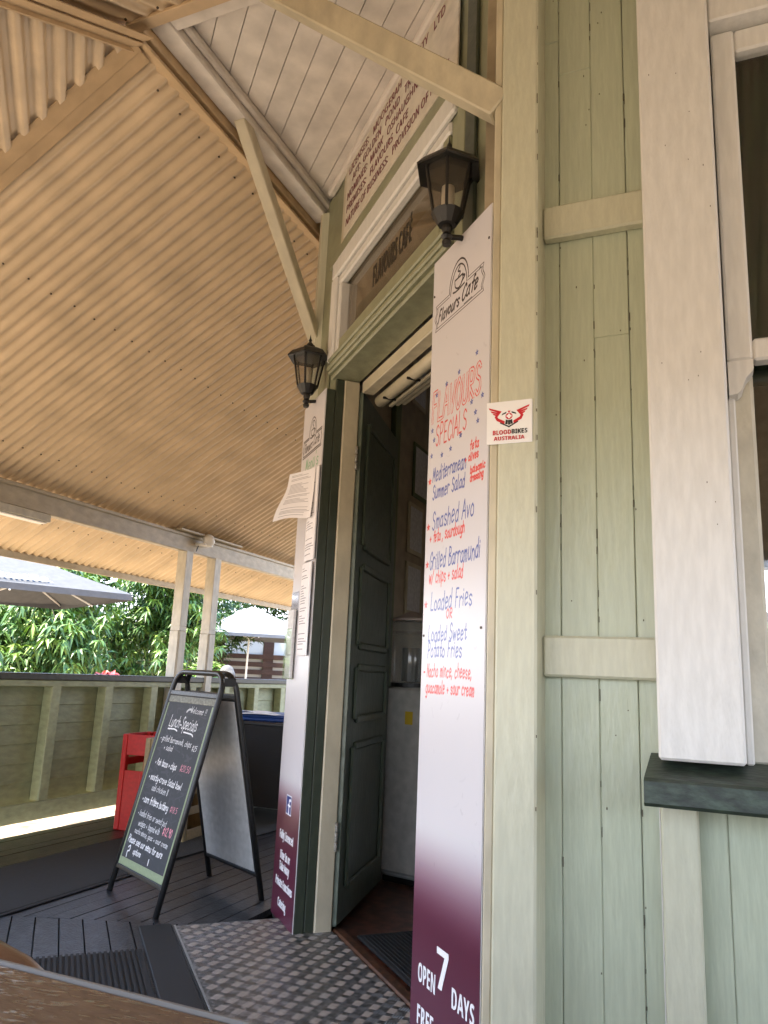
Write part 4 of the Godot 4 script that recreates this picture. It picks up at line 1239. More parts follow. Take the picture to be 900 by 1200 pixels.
func add_bar(st: SurfaceTool, xf: Transform3D, off: float, l: float) -> void:
	# a low rounded bar: ridge with pointed ends
	var h := 0.0016
	var w := 0.0019
	var v := [Vector3(-l / 2, 0, off), Vector3(-l / 2 + 0.005, 0, off - w), Vector3(l / 2 - 0.005, 0, off - w), Vector3(l / 2, 0, off), Vector3(l / 2 - 0.005, 0, off + w), Vector3(-l / 2 + 0.005, 0, off + w)]
	var r0 := xf * Vector3(-l / 2 + 0.006, h, off)
	var r1 := xf * Vector3(l / 2 - 0.006, h, off)
	var p := []
	for q in v: p.append(xf * q)
	var mid := xf * Vector3(0, -0.01, off)
	quad(st, p[1], p[2], r1, r0, mid)
	quad(st, p[5], p[4], r1, r0, mid)
	tri(st, p[0], p[1], r0, mid); tri(st, p[0], p[5], r0, mid)
	tri(st, p[3], p[2], r1, mid); tri(st, p[3], p[4], r1, mid)

# ------------------------------------------------------------------ things on the verandah
func chalk_image() -> Image:
	var w := 420
	var h := 720
	var im := Image.create(w, h, false, Image.FORMAT_RGB8)
	im.fill(Color(0.215, 0.22, 0.235))
	# rubbed-out chalk
	for i in 260:
		var c := Color(0.215, 0.22, 0.235).lerp(Color(0.42, 0.42, 0.44), rng.randf_range(0.03, 0.22))
		var p := Vector2(rng.randf() * w, rng.randf() * h)
		curve(im, [p, p + Vector2(rng.randf_range(-40, 40), rng.randf_range(-18, 18)), p + Vector2(rng.randf_range(-60, 60), rng.randf_range(-20, 30))], rng.randf_range(1.0, 5.0), c)
	var wh := Color(0.86, 0.86, 0.86)
	var pk := Color(0.86, 0.55, 0.6)
	for l in [["Welcome !!", 235, 42, 26, 150, 1.5, wh], ["Lunch-Specials", 62, 116, 52, 275, 2.2, wh],
		["* grilled Barramundi, chips", 22, 186, 26, 310, 1.6, wh], ["+ salad", 82, 226, 24, 90, 1.6, wh], ["$25", 345, 206, 22, 44, 1.5, wh],
		["* fish tacos + chips", 45, 298, 28, 215, 1.7, wh], ["$20.50", 292, 300, 26, 95, 1.5, pk],
		["* mostly-crave Salad bowl", 26, 368, 28, 330, 1.7, wh], ["add chicken 8", 88, 412, 26, 165, 1.6, wh],
		["* corn fritters buttery", 32, 470, 30, 262, 2.0, wh], ["$18.5", 312, 474, 24, 66, 1.6, pk],
		["* loaded fries or sweet pot", 30, 530, 26, 290, 1.6, wh], ["wedges + topped with", 66, 572, 26, 215, 1.6, wh], ["$12.90", 306, 570, 30, 85, 1.9, pk],
		["nacho mince, guac + sour cream", 50, 606, 22, 335, 1.4, wh],
		["Please see our menu for more", 14, 650, 28, 350, 1.8, wh], ["options", 96, 690, 24, 80, 1.7, wh]]:
		hand(im, l[0], l[1], l[2], l[3], l[4], l[5] * 0.8, l[6], 0.12, -0.03)
	curve(im, [Vector2(66, 130), Vector2(130, 128), Vector2(160, 134)], 2.4, wh)
	curve(im, [Vector2(225, 134), Vector2(300, 138), Vector2(320, 146)], 2.4, wh)
	curve(im, [Vector2(235, 28), Vector2(215, 30), Vector2(200, 40)], 5.0, Color(0.7, 0.7, 0.7))
	curve(im, [Vector2(40, 672), Vector2(56, 664), Vector2(58, 684), Vector2(42, 690), Vector2(44, 712)], 3.0, wh)
	curve(im, [Vector2(260, 684), Vector2(262, 706)], 3.0, wh, false)
	return im

func build_aframe() -> void:
	var t := thing("chalk_sandwich_board", "black A-frame sandwich board with chalked lunch specials standing on the deck", "sandwich board", Vector3(-2.414, 0, -3.378), -0.4637)
	var metal := mat(lin(0.02, 0.02, 0.02), 0.4, "strong", Vector3(8, 8, 8))
	for sg in [1.0, -1.0]:
		var L := func(x: float, y: float) -> Vector3: return Vector3(x, y, sg * lerpf(0.272, 0.022, y / 1.065))
		var pts := []
		pts.append(L.call(-0.262, 0.0))
		pts.append(L.call(-0.262, 0.5))
		pts.append(L.call(-0.262, 0.97))
		for k in 5:
			var a := PI - (PI / 2) * (k + 1) / 5.0
			pts.append(L.call(-0.262 + 0.085 + 0.085 * cos(a), 0.975 + 0.085 * sin(a)))
		for k in 6:
			var a := PI / 2 - (PI / 2) * k / 5.0
			pts.append(L.call(0.262 - 0.085 + 0.085 * cos(a), 0.975 + 0.085 * sin(a)))
		pts.append(L.call(0.262, 0.5))
		pts.append(L.call(0.262, 0.0))
		obj("frame", tube(pts, 0.0145, 8), metal, t)
		var lean := atan2(0.25, 1.065)
		var up := (L.call(0, 1.0) - L.call(0, 0.0)).normalized() as Vector3
		var nrm := Vector3(0, up.z * -sg, up.y * sg).normalized() * 1.0
		nrm = Vector3.RIGHT.cross(up).normalized() * sg
		var bs := Basis(Vector3.RIGHT * sg, up, nrm)
		var o: Vector3 = L.call(0, 0.125)
		var pn := group_node("panel", t, Transform3D(bs, o))
		var ph := 0.835
		box("back_sheet", pn, Vector3(-0.248, 0, -0.006), Vector3(0.248, ph, 0.004), metal, 0.001)
		box("bottom_bar", pn, Vector3(-0.25, -0.02, -0.01), Vector3(0.25, 0.0, 0.01), metal, 0.003)
		box("top_bar", pn, Vector3(-0.25, ph, -0.01), Vector3(0.25, ph + 0.026, 0.01), mat(lin(0.10, 0.10, 0.09), 0.5, "strong", Vector3(12, 12, 12)), 0.004)
		if sg > 0:
			var grn := mat(lin(0.27, 0.33, 0.19), 0.6, "soft", Vector3(9, 9, 9))
			obj("chalk_face", sheet(0.468, 0.768), print_mat(chalk_image(), 0.8), pn, Transform3D(Basis(), Vector3(-0.234, 0.034, 0.0062)))
			box("border", pn, Vector3(-0.246, 0.002, 0.004), Vector3(0.246, 0.036, 0.0075), grn, 0.001)
			box("border", pn, Vector3(-0.246, ph - 0.035, 0.004), Vector3(0.246, ph - 0.002, 0.0075), mat(lin(0.24, 0.23, 0.16), 0.6, "strong", Vector3(9, 9, 9)), 0.001)
			box("border", pn, Vector3(-0.246, 0.0365, 0.004), Vector3(-0.235, ph - 0.0405, 0.0075), grn, 0.001)
			box("border", pn, Vector3(0.233, 0.0365, 0.004), Vector3(0.246, ph - 0.0405, 0.0075), grn, 0.001)
		else:
			box("whiteboard", pn, Vector3(-0.24, 0.004, -0.0105), Vector3(0.24, ph - 0.01, -0.0065), mat(lin(0.68, 0.69, 0.68), 0.25, "soft", Vector3(3, 3, 3)), 0.001)
	for x in [-0.255, 0.255]:
		box("hinge", t, Vector3(x - 0.012, 1.0, -0.035), Vector3(x + 0.012, 1.04, 0.035), metal, 0.003)

func crate(called: String, label: String, at: Vector3, turn: float, m: Material, sz: Vector3) -> void:
	var t := thing(called, label, "crate", at, turn, "stacked crates by the balustrade")
	var h := sz * 0.5
	# open-topped crate on end: corner posts, ribs, slotted walls, base
	for sx in [-1, 1]:
		for szz in [-1, 1]:
			box("corner", t, Vector3(sx * h.x - 0.02 * (1 if sx > 0 else -1) * 2, 0, szz * h.z - 0.04 * (1 if szz > 0 else 0)), Vector3(sx * h.x, sz.y, szz * h.z + 0.04 * (0 if szz > 0 else 1)), m, 0.005)
	for sx in [-1, 1]:
		for seg in [[0.0, 0.12], [0.26, 0.34], [0.46, 0.54], [0.66, 0.74], [0.86, 1.0]]:
			box("side_slat", t, Vector3(sx * (h.x - 0.004) - 0.006, sz.y * seg[0], -h.z + 0.041), Vector3(sx * (h.x - 0.004) + 0.003, sz.y * seg[1], h.z - 0.041), m, 0.003)
	for szz in [-1, 1]:
		box("end_wall", t, Vector3(-h.x + 0.041, 0, szz * (h.z - 0.006) - 0.004), Vector3(h.x - 0.041, sz.y * 0.62, szz * (h.z - 0.006) + 0.004), m, 0.003)
		box("end_wall", t, Vector3(-h.x + 0.041, sz.y * 0.78, szz * (h.z - 0.006) - 0.004), Vector3(h.x - 0.041, sz.y, szz * (h.z - 0.006) + 0.004), m, 0.003)
		box("rib", t, Vector3(-0.012, 0, szz * h.z - 0.012), Vector3(0.012, sz.y * 0.61, szz * h.z + 0.012), m, 0.004)
	box("base", t, Vector3(-h.x + 0.01, 0.01, -h.z + 0.012), Vector3(h.x - 0.01, 0.025, h.z - 0.012), m, 0.002)

func build_verandah_things() -> void:
	build_aframe()
	var t := thing("carpet_runner", "dark grey carpet runner lying on the deck beside the sandwich board", "carpet", Vector3(-3.19, 0.002, -2.85))
	box("pile", t, Vector3(-0.31, 0, -1.0), Vector3(0.31, 0.009, 1.2), M.carpet, 0.003)
	box("binding", t, Vector3(0.3105, 0, -1.0), Vector3(0.333, 0.007, 1.2), M.rubber, 0.003)
	t = thing("carpet_runner", "dark grey carpet runner lying in front of the stacked crates", "carpet", Vector3(-3.16, 0.002, -4.75), -0.05)
	box("pile", t, Vector3(-0.31, 0, -0.9), Vector3(0.31, 0.009, 0.95), M.carpet, 0.003)
	crate("plastic_crate", "red plastic crate standing on the deck against the balustrade", Vector3(-3.60, 0, -4.56), 0.12, M.red_plastic, Vector3(0.36, 0.62, 0.32))
	crate("plastic_crate", "tan plastic crate standing next to the red crate", Vector3(-3.30, 0, -4.42), 0.12, M.tan_plastic, Vector3(0.34, 0.62, 0.32))
	t = thing("covered_table", "low black-covered table in the shade behind the sandwich board", "table", Vector3(-3.42, 0, -5.75))
	box("top", t, Vector3(-0.5, 0.68, -0.55), Vector3(0.5, 0.705, 0.55), M.black, 0.006)
	for s in [-1, 1]:
		box("cloth_side", t, Vector3(s * 0.49 - 0.006, 0.10, -0.54), Vector3(s * 0.49 + 0.006, 0.68, 0.54), M.carpet, 0.004)
		box("cloth_end", t, Vector3(-0.483, 0.10, s * 0.54 - 0.006), Vector3(0.483, 0.68, s * 0.54 + 0.006), M.carpet, 0.004)
		for u in [-1, 1]: box("leg", t, Vector3(s * 0.44 - 0.02, 0, u * 0.48 - 0.02), Vector3(s * 0.44 + 0.02, 0.68, u * 0.48 + 0.02), M.black, 0.003)
	t = thing("folded_cloth", "folded blue cloth lying on the black-covered table", "cloth", Vector3(-3.35, 0.707, -5.55), 0.2)
	box("fold", t, Vector3(-0.42, 0, -0.28), Vector3(0.42, 0.022, 0.28), M.blue, 0.009)
	box("fold", t, Vector3(-0.40, 0.0225, -0.27), Vector3(0.41, 0.045, 0.26), M.blue, 0.01)
	for p in [[-3.28, -5.36, 0.3, "white paper on the blue cloth near its edge"], [-3.48, -5.62, -0.4, "white paper lying in the middle of the blue cloth"]]:
		t = thing("paper_sheet", p[3], "paper", Vector3(p[0], 0.754, p[1]), p[2])
		obj("page", bent_flat(0.3, 0.21), M.paper, t)
	# cafe table the picture is taken from, and a chair tucked under it
	t = thing("cafe_table", "brown woodgrain cafe table with grey metal edge strip", "table", Vector3(-0.2, 0, -0.2))
	box("top", t, Vector3(-0.75, 0.722, -0.508), Vector3(0.65, 0.75, 0.5), M.table, 0.004)
	box("edge_strip", t, Vector3(-0.752, 0.718, -0.518), Vector3(0.652, 0.7515, -0.5085), M.edge, 0.003)
	box("edge_strip", t, Vector3(-0.76, 0.718, -0.518), Vector3(-0.7525, 0.7515, 0.5), M.edge, 0.003)
	obj("pedestal", tube([Vector3(-0.05, 0.03, 0), Vector3(-0.05, 0.722, 0)], 0.035, 14), M.black, t)
	box("foot", t, Vector3(-0.35, 0, -0.04), Vector3(0.25, 0.03, 0.04), M.black, 0.008)
	box("foot", t, Vector3(-0.09, 0.0005, -0.3), Vector3(-0.01, 0.0295, 0.3), M.black, 0.008)
	t = thing("cafe_chair", "brown vinyl cafe chair with rolled backrest tucked at the table", "chair", Vector3(-0.945, 0, -0.795), 0.0)
	var st := begin()
	st.set_smooth_group(0)
	var pts := []
	for k in 9:
		var a := PI * k / 8.0
		pts.append(Vector3(0.19 * cos(a), 0.655 + 0.05 * sin(a), 0.0))
	add_tube(st, pts, [0.03, 0.032, 0.033, 0.034, 0.034, 0.034, 0.033, 0.032, 0.03], 12)
	obj("back_roll", done(st), M.vinyl, t)
	box("backrest", t, Vector3(-0.18, 0.45, -0.022), Vector3(0.18, 0.665, 0.022), M.vinyl, 0.015)
	box("seat", t, Vector3(-0.21, 0.41, 0.0), Vector3(0.21, 0.46, 0.40), M.vinyl, 0.018)
	for sx in [-0.18, 0.18]:
		obj("leg", tube([Vector3(sx, 0, -0.03), Vector3(sx, 0.45, -0.005), Vector3(sx, 0.62, 0)], 0.012, 8), M.black, t)
		obj("leg", tube([Vector3(sx, 0, 0.38), Vector3(sx, 0.41, 0.36)], 0.012, 8), M.black, t)
	# fittings on the eave beam
	t = thing("batten_light", "long white batten light fitting under the eave beam", "light fitting", Vector3(-4.27, 2.03, -3.94))
	box("body", t, Vector3(-0.05, 0.0, 0), Vector3(0.05, 0.055, 1.25), M.post, 0.004)
	box("diffuser", t, Vector3(-0.04, -0.012, 0.02), Vector3(0.04, -0.0005, 1.23), M.white_plastic, 0.005)
	t = thing("flood_light", "round white flood light on a bracket at the top of the verandah posts", "light fitting", Vector3(-4.16, 2.16, -5.70))
	st = begin()
	st.set_smooth_group(0)
	var cyl := [Vector2(0, -0.05), Vector2(0.035, -0.05), Vector2(0.05, -0.03), Vector2(0.055, 0.03), Vector2(0.048, 0.04), Vector2(0.038, 0.03), Vector2(0.0, 0.028)]
	add_lathe(st, cyl, 20)
	obj("head", done(st), M.white_plastic, t, Transform3D(Basis(Vector3(1, 0, -1).normalized(), -1.2), Vector3(0.02, 0.05, 0.03)))
	box("bracket", t, Vector3(-0.09, 0.0, -0.03), Vector3(0.03, 0.02, 0.10), M.white_plastic, 0.004)
	obj("cable", tube([Vector3(-0.05, 0.0, 0.08), Vector3(-0.05, -0.05, 0.1), Vector3(-0.04, -0.06, 0.12), Vector3(-0.03, -0.02, 0.12)], 0.004, 6), M.black, t)

func bent_flat(w: float, h: float) -> ArrayMesh:
	var st := begin()
	st.set_smooth_group(0)
	for i in 6:
		var a := float(i) / 6
		var b := float(i + 1) / 6
		quad(st, Vector3((a - 0.5) * w, 0.006 * sin(a * PI), -h / 2), Vector3((b - 0.5) * w, 0.006 * sin(b * PI), -h / 2), Vector3((b - 0.5) * w, 0.006 * sin(b * PI), h / 2), Vector3((a - 0.5) * w, 0.006 * sin(a * PI), h / 2), Vector3(0, -1, 0))
	return done(st)

# ------------------------------------------------------------------ garden
func umbrella(label: String, c: Vector3, turn: float, side: float, hem: float, peak: float, pole_tilt: float, cloth: Material) -> void:
	var t := thing("market_umbrella", label, "umbrella", c, turn, "umbrellas in the garden")
	var hf := side / 2
	var cor := [Vector3(-hf, hem, -hf), Vector3(hf, hem, -hf), Vector3(hf, hem, hf), Vector3(-hf, hem, hf)]
	var top := Vector3(0, peak, 0)
	var st := begin()
	st.set_smooth_group(0)
	for k in 4:
		# each side is a panel that sags a little between its two ribs
		var a: Vector3 = cor[k]
		var b: Vector3 = cor[(k + 1) % 4]
		var n := 8
		for i in n:
			for j in n:
				var P := func(u: int, v: int) -> Vector3:
					var r := float(u) / n
					var q := float(v) / n
					var p := top.lerp(a.lerp(b, q), r)
					return p + Vector3(0, -0.07 * sin(PI * q) * r + 0.04 * sin(q * 19.0 + r * 7.0) * r * (1.0 - r), 0)
				quad(st, P.call(i, j), P.call(i, j + 1), P.call(i + 1, j + 1), P.call(i + 1, j), Vector3(0, -20, 0))
	obj("canopy", done(st), cloth, t)
	for k in 4:
		timber("hem", t, cor[k] + Vector3(0, -0.045, 0), cor[(k + 1) % 4] + Vector3(0, -0.045, 0), 0.006, 0.09, Vector3.UP, cloth, 0.001)
		obj("rib", tube([top + Vector3(0, -0.06, 0), cor[k] + Vector3(0, -0.03, 0)], 0.014, 6), M.white_plastic, t)
		var m: Vector3 = (cor[k] + cor[(k + 1) % 4]) / 2
		obj("rib", tube([top + Vector3(0, -0.06, 0), m + Vector3(0, -0.10, 0)], 0.014, 6), M.white_plastic, t)
		obj("strut", tube([Vector3(0, hem - 0.1, 0), top.lerp(cor[k], 0.5) + Vector3(0, -0.06, 0)], 0.011, 6), M.white_plastic, t)
	obj("pole", tube([Vector3(-pole_tilt, 0, 0), top + Vector3(0, -0.03, 0)], 0.03, 12), M.white_plastic, t)
	var bs := begin()
	add_lathe(bs, [Vector2(0, 0), Vector2(0.28, 0), Vector2(0.27, 0.07), Vector2(0.05, 0.09), Vector2(0.05, 0.3), Vector2(0, 0.3)], 20)
	obj("base", done(bs), M.black, t, Transform3D(Basis(), Vector3(-pole_tilt, 0, 0)))
	# faded white script on the side panels
	for k in 4:
		var a: Vector3 = cor[k]
		var b: Vector3 = cor[(k + 1) % 4]
		var m := (a + b) / 2
		var up := (top - m).normalized()
		var rt := (a - b).normalized()
		var nr := rt.cross(up).normalized()
		if nr.y < 0:
			rt = -rt
			nr = rt.cross(up).normalized()
		var o := letters("Sandmills", 0.16, M.lettering, t, Transform3D(Basis(rt, up, nr), m + up * 0.36 - rt * 0.55 - nr * 0.008), 1.1, 700, "Droid Serif", true)
		o.name = "lettering"
		obj("underline", bev(Vector3(1.2, 0.012, 0.002), 0.0005), M.lettering, t, Transform3D(Basis(rt, up, nr), m + up * 0.25 - nr * 0.015))

func build_person() -> void:
	var y := -0.25
	var face := Vector3(-0.93, 0, -0.2).normalized()
	var at := Vector3(-6.14, y, -9.13)
	var turn := atan2(-face.x, -face.z)      # local -z looks ahead
	var t := thing("person", "person with short grey hair in a dark blue shirt seated in the garden", "person", at, turn)
	var sh := 0.96
	# local: -z ahead, +x to the right; seat height 0.45
	var bones := [
		[Vector3(0, 0.54, 0), Vector3(0, 0.72, 0.02), 0.15, 0.135],
		[Vector3(0, 0.72, 0.02), Vector3(0, 0.93, 0.01), 0.135, 0.155],
		[Vector3(-0.15, 0.99, 0.01), Vector3(0.15, 0.99, 0.01), 0.075, 0.075],
		[Vector3(0, 1.0, 0.01), Vector3(0, 1.13, -0.02), 0.065, 0.055],
		[Vector3(0, 1.20, -0.045), Vector3(0, 1.27, -0.03), 0.075, 0.095],
		[Vector3(0, 1.16, -0.085), Vector3(0, 1.21, -0.09), 0.04, 0.055],
		[Vector3(0, 1.205, -0.13), Vector3(0, 1.235, -0.125), 0.016, 0.01],
		[Vector3(-0.09, 1.21, -0.035), Vector3(-0.095, 1.235, -0.03), 0.018, 0.02],
		[Vector3(0.09, 1.21, -0.035), Vector3(0.095, 1.235, -0.03), 0.018, 0.02]]
	for s in [-1.0, 1.0]:
		bones.append([Vector3(s * 0.20, 0.98, 0.01), Vector3(s * 0.25, 0.74, -0.05), 0.058, 0.045])
		bones.append([Vector3(s * 0.25, 0.74, -0.05), Vector3(s * 0.17, 0.72, -0.29), 0.043, 0.03])
		bones.append([Vector3(s * 0.17, 0.72, -0.29), Vector3(s * 0.16, 0.72, -0.35), 0.03, 0.034])
		bones.append([Vector3(s * 0.09, 0.53, 0), Vector3(s * 0.12, 0.54, -0.43), 0.10, 0.068])
		bones.append([Vector3(s * 0.12, 0.54, -0.43), Vector3(s * 0.12, 0.10, -0.40), 0.064, 0.042])
		bones.append([Vector3(s * 0.12, 0.06, -0.39), Vector3(s * 0.12, 0.035, -0.58), 0.042, 0.034])
	var paint := func(p: Vector3) -> Color:
		if p.y > 1.055: return Color(0.24, 0.125, 0.085)
		if p.z < -0.12 and p.y > 0.64: return Color(0.24, 0.125, 0.085)
		if p.y > 0.60: return Color(0.025, 0.04, 0.06)
		if p.y < 0.09: return Color(0.03, 0.025, 0.02)
		return Color(0.05, 0.05, 0.06)
	var st := SurfaceTool.new()
	st.begin(Mesh.PRIMITIVE_TRIANGLES)
	nets(st, bones, Vector3(-0.36, -0.02, -0.68), Vector3(0.36, 1.42, 0.24), 0.026, 0.035, paint)
	for s in [-1.0, 1.0]:
		var c := Vector3(s * 0.16, 0.72, -0.36)
		var hb := [[c + Vector3(-0.022, 0, 0.02), c + Vector3(-0.022, 0, -0.04), 0.017, 0.014], [c + Vector3(0.022, 0, 0.02), c + Vector3(0.022, 0, -0.04), 0.017, 0.014], [c + Vector3(0, 0, 0.02), c + Vector3(0, 0, -0.045), 0.017, 0.015]]
		var ln := [0.055, 0.068, 0.064, 0.048]
		for k in 4:
			var x := -0.033 + 0.022 * k
			var a := c + Vector3(x, 0.003, -0.045)
			var m: Vector3 = a + Vector3(0, 0.004, -ln[k] * 0.55)
			hb.append([a, m, 0.0095, 0.0085])
			hb.append([m, m + Vector3(0, -0.022, -ln[k] * 0.4), 0.0085, 0.0075])
		hb.append([c + Vector3(-s * 0.03, 0, 0.0), c + Vector3(-s * 0.058, -0.004, -0.035), 0.013, 0.010])
		hb.append([c + Vector3(-s * 0.058, -0.004, -0.035), c + Vector3(-s * 0.06, -0.012, -0.062), 0.010, 0.008])
		nets(st, hb, c - Vector3(0.09, 0.05, 0.16), c + Vector3(0.09, 0.05, 0.07), 0.007, 0.008, paint)
	st.index()
	var skin := StandardMaterial3D.new()
	skin.vertex_color_use_as_albedo = true
	skin.roughness = 0.7
	obj("body", done(st), skin, t)
	var hs := SurfaceTool.new()
	hs.begin(Mesh.PRIMITIVE_TRIANGLES)
	var hb2 := [[Vector3(0, 1.255, -0.005), Vector3(0, 1.30, -0.03), 0.092, 0.098], [Vector3(0, 1.31, -0.06), Vector3(0, 1.315, -0.09), 0.06, 0.045], [Vector3(0, 1.19, 0.035), Vector3(0, 1.25, 0.02), 0.055, 0.085], [Vector3(-0.075, 1.25, -0.02), Vector3(0.075, 1.25, -0.02), 0.035, 0.035]]
	nets(hs, hb2, Vector3(-0.16, 1.06, -0.2), Vector3(0.16, 1.46, 0.16), 0.014, 0.02, func(_p: Vector3) -> Color: return Color(0.36, 0.35, 0.33))
	hs.index()
	var hair := StandardMaterial3D.new()
	hair.albedo_color = lin(0.13, 0.125, 0.12)
	hair.roughness = 0.8
	hair.normal_enabled = true
	hair.normal_texture = tex["weave"]
	hair.uv1_triplanar = true
	hair.uv1_scale = Vector3(4, 4, 4)
	obj("hair", done(hs), hair, t)
	var ch := thing("garden_chair", "dark garden chair that the grey-haired person sits on", "chair", at, turn)
	box("seat", ch, Vector3(-0.22, 0.39, -0.24), Vector3(0.22, 0.425, 0.2), M.redwood, 0.006)
	for k in 3: box("back_slat", ch, Vector3(-0.22, 0.52 + k * 0.1, 0.2), Vector3(0.22, 0.58 + k * 0.1, 0.22), M.redwood, 0.005)
	for x in [-0.2, 0.2]:
		box("leg", ch, Vector3(x - 0.02, 0, -0.23), Vector3(x + 0.02, 0.39, -0.19), M.redwood, 0.004)
		box("leg", ch, Vector3(x - 0.02, 0, 0.2205), Vector3(x + 0.02, 0.8, 0.26), M.redwood, 0.004)

func build_garden() -> void:
	var g := -0.25
	umbrella("grey square market umbrella with white script, in front of the drooping mango tree", Vector3(-10.07, g, -8.27), -0.486, 3.35, 2.1 - g + 0.0, 2.82 - g, 0.0, M.canvas)
	umbrella("grey square market umbrella with white script, beside the slatted timber screen", Vector3(-12.7, g, -19.83), -0.85, 3.4, 2.1 - g, 2.98 - g, 0.2, M.canvas_pale)
	build_person()
	# slatted screen
	var a := Vector3(-14.95, g, -21.27)
	var dirv := Vector3(2.17, 0, -1.37).normalized()
	var t := thing("timber_screen", "red-brown slatted timber screen with pale panels behind an umbrella", "screen", a, atan2(-dirv.z, dirv.x))
	for x in [0.0, 1.6, 3.2, 4.8]:
		box("post", t, Vector3(x, 0, -0.08), Vector3(x + 0.34, 2.62, 0.08), M.redwood, 0.01)
	box("beam", t, Vector3(-0.1, 2.36, 0.081), Vector3(5.3, 2.58, 0.13), M.redwood, 0.008)
	var yy := 0.25
	while yy < 1.75:
		box("slat", t, Vector3(0.0, yy, 0.085), Vector3(5.2, yy + 0.15, 0.115), M.redwood, 0.006)
		yy += 0.245
	for x in [0.345, 1.945, 3.545]:
		box("panel", t, Vector3(x, 1.72, -0.02), Vector3(x + 1.25, 2.355, 0.01), plain(lin(0.55, 0.6, 0.62), 0.6), 0.004)
		box("panel", t, Vector3(x, 0.2, -0.03), Vector3(x + 1.25, 1.715, -0.01), plain(lin(0.5, 0.47, 0.42), 0.7), 0.004)
	# trees
	var mango := [Color(0.075, 0.15, 0.035), Color(0.11, 0.20, 0.045), Color(0.055, 0.115, 0.03), Color(0.17, 0.26, 0.05)]
	var dark := [Color(0.05, 0.10, 0.028), Color(0.075, 0.14, 0.035), Color(0.042, 0.085, 0.025)]
	var lime := [Color(0.16, 0.26, 0.05), Color(0.12, 0.22, 0.04), Color(0.20, 0.28, 0.06)]
	var lumps := [[0.0, 2.0, 0.0, 1.4, 1.1], [1.3, 1.7, 0.4, 1.0, 0.9], [-1.2, 1.8, -0.5, 1.1, 1.0], [0.3, 3.0, -0.3, 1.2, 0.9], [0.6, 1.2, 0.9, 0.9, 0.7], [-0.6, 1.2, 0.7, 0.9, 0.7]]
	plant_tree("mango_tree", "drooping broad-leaved mango tree below the grey umbrella's edge", "tree", Vector3(-13.6, g, -12.6), 1.9, lumps, 14000, 0.30, 0.036, mango, 5, "garden trees")
	plant_tree("mango_tree", "drooping broad-leaved mango tree at the far edge of the umbrella canopy", "tree", Vector3(-15.6, g, -12.2), 1.9, lumps, 12000, 0.30, 0.035, mango, 15, "garden trees")
	plant_tree("mango_tree", "leafy tree with upright trunk between umbrella tip and verandah posts", "tree", Vector3(-12.2, g, -15.2), 2.1, [[0.0, 2.6, 0.0, 1.2, 0.9], [-0.9, 2.1, 0.3, 0.9, 0.9], [0.9, 2.3, 0.1, 0.9, 0.8], [0.1, 3.6, 0.0, 1.4, 1.0], [0.9, 1.5, 0.9, 0.5, 0.6], [-0.5, 1.2, 0.5, 0.8, 0.6]], 12000, 0.26, 0.034, mango, 25, "garden trees")
	plant_tree("shade_tree", "dark green shade tree behind the two verandah posts", "tree", Vector3(-15.0, g, -20.2), 2.6, [[0.0, 3.0, 0.0, 1.6, 1.3], [1.5, 2.6, 0.2, 1.2, 1.1], [-1.4, 2.4, 0.0, 1.2, 1.2], [0.0, 4.6, 0.0, 1.8, 1.3], [0.8, 1.6, 0.6, 1.0, 0.8], [-0.9, 1.2, 0.4, 1.2, 0.9]], 13000, 0.22, 0.03, dark, 35, "garden trees", 0.7)
	for i in 5:
		var p: Vector3 = [Vector3(-21.5, g, -17.0), Vector3(-20.5, g, -21.5), Vector3(-18.6, g, -25.5), Vector3(-19.0, g, -31.0), Vector3(-14.5, g, -33.0)][i]
		var lb: String = ["tall dark tree at the garden's edge behind the mango trees", "tall dark tree at the garden's edge behind the leafy upright tree", "tall dark tree rising behind the shade tree", "tall dark tree rising behind the timber screen's post", "tall dark tree at the far end of the timber screen"][i]
		plant_tree("boundary_tree", lb, "tree", p, 2.4, [[0.0, 2.6, 0.0, 2.2, 2.0], [1.8, 2.0, 0.3, 1.6, 1.6], [-1.8, 2.0, -0.3, 1.7, 1.6], [0.0, 5.2, 0.0, 2.4, 2.0], [0.4, 1.0, 1.2, 1.8, 1.1], [-1.6, 0.9, 0.8, 1.6, 1.0], [1.9, 0.9, 0.4, 1.6, 1.0]], 15000, 0.32, 0.06, dark if i % 2 else mango, 50 + i, "boundary trees", 0.6)
	plant_tree("lime_shrub", "bright lime green shrub between the two verandah posts", "shrub", Vector3(-9.6, g, -13.2), 0.5, [[0, 0.9, 0, 0.55, 0.5], [0.3, 1.3, 0.1, 0.4, 0.4], [-0.3, 1.2, 0, 0.4, 0.4]], 1200, 0.16, 0.03, lime, 71, "garden shrubs", 0.4)
	plant_tree("lime_shrub", "pale flowering shrub in front of the timber screen", "shrub", Vector3(-7.0, g, -12.6), 0.5, [[0, 0.8, 0, 0.4, 0.45], [0.1, 1.2, 0.1, 0.3, 0.35]], 700, 0.11, 0.03, [Color(0.35, 0.38, 0.15), Color(0.16, 0.24, 0.06)], 72, "garden shrubs", 0.4)
	plant_tree("lime_shrub", "green shrub outside the far window of the dim room", "shrub", Vector3(0.75, g, -8.6), 0.8, [[0, 1.3, 0, 0.6, 0.6], [0.5, 1.8, 0.1, 0.5, 0.5], [-0.4, 1.7, 0, 0.5, 0.5]], 1500, 0.2, 0.03, mango, 74, "garden shrubs", 0.6)
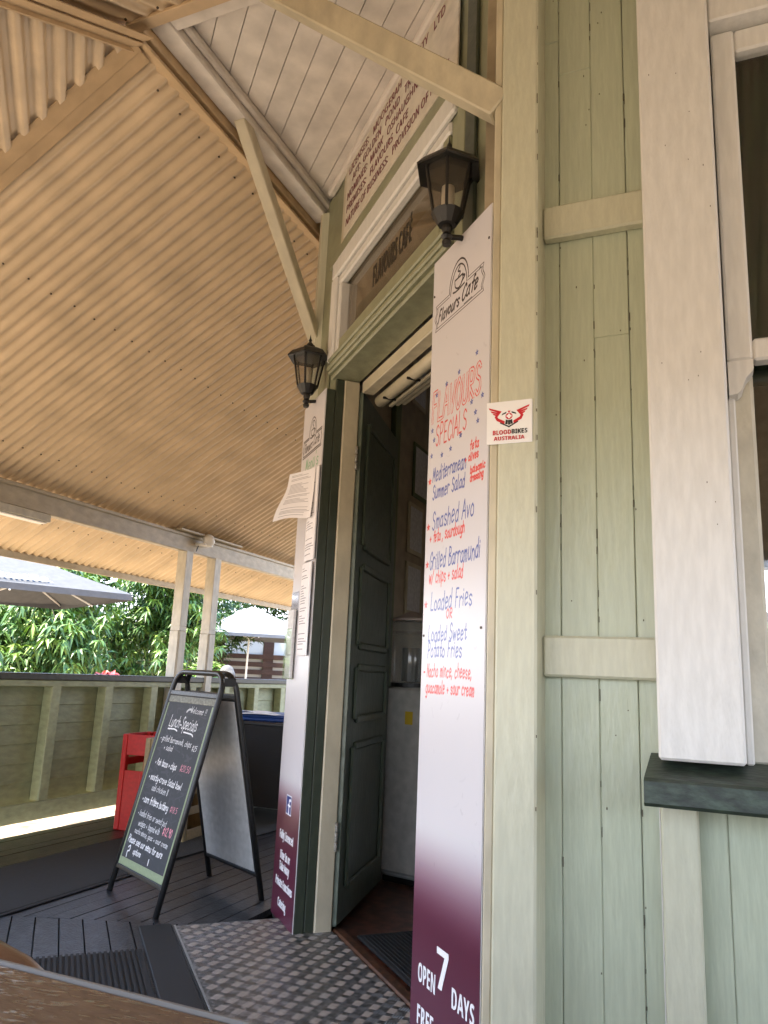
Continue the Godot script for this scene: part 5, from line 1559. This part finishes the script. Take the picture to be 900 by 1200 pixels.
	plant_tree("red_leaf_plant", "small plant with broad red leaves below the mango tree", "plant", Vector3(-9.75, g, -10.65), 0.5, [[0, 1.05, 0, 0.22, 0.28]], 90, 0.26, 0.09, [Color(0.5, 0.05, 0.05), Color(0.6, 0.1, 0.08)], 73, "garden shrubs", 0.5)

# ------------------------------------------------------------------ scene
func _ready() -> void:
	# camera: phone held at a cafe table, tipped up 12 degrees and rolled a little
	var cam := Camera3D.new()
	cam.name = "camera"
	cam.projection = Camera3D.PROJECTION_PERSPECTIVE
	cam.fov = 67.38
	cam.near = 0.05
	cam.far = 600
	cam.transform = Transform3D(Basis(Vector3(0.9216, 0.0436, -0.3856), Vector3(0.0417, 0.9768, 0.2102), Vector3(0.3858, -0.2098, 0.8984)), EYE)
	add_child(cam)
	cam.current = true
	# sky, sun, exposure
	var sky_m := ProceduralSkyMaterial.new()
	sky_m.sky_top_color = Color(0.50, 0.62, 0.80)
	sky_m.sky_horizon_color = Color(0.90, 0.91, 0.92)
	sky_m.sky_curve = 0.18
	sky_m.ground_horizon_color = Color(0.62, 0.56, 0.46)
	sky_m.ground_bottom_color = Color(0.5, 0.43, 0.33)
	sky_m.sun_angle_max = 1.0
	var sky := Sky.new()
	sky.sky_material = sky_m
	var env := Environment.new()
	env.background_mode = Environment.BG_SKY
	env.sky = sky
	env.background_energy_multiplier = 1.2
	env.tonemap_mode = Environment.TONE_MAPPER_LINEAR
	env.tonemap_exposure = 6.8
	env.sdfgi_enabled = true
	env.ssao_enabled = true
	env.ssil_enabled = true
	var we := WorldEnvironment.new()
	we.name = "world_environment"
	we.environment = env
	add_child(we)
	var sun := DirectionalLight3D.new()
	sun.name = "sun"
	sun.light_energy = 1.2
	sun.light_color = Color(1.0, 0.95, 0.86)
	sun.light_angular_distance = 0.5
	sun.shadow_enabled = true
	sun.look_at_from_position(Vector3(-0.42, 1.0, 0.36), Vector3.ZERO, Vector3.UP)
	add_child(sun)
	rng.seed = 4711
	make_materials()
	build_deck()
	build_cafe()
	build_signs()
	build_door_things()
	build_verandah_things()
	build_garden()
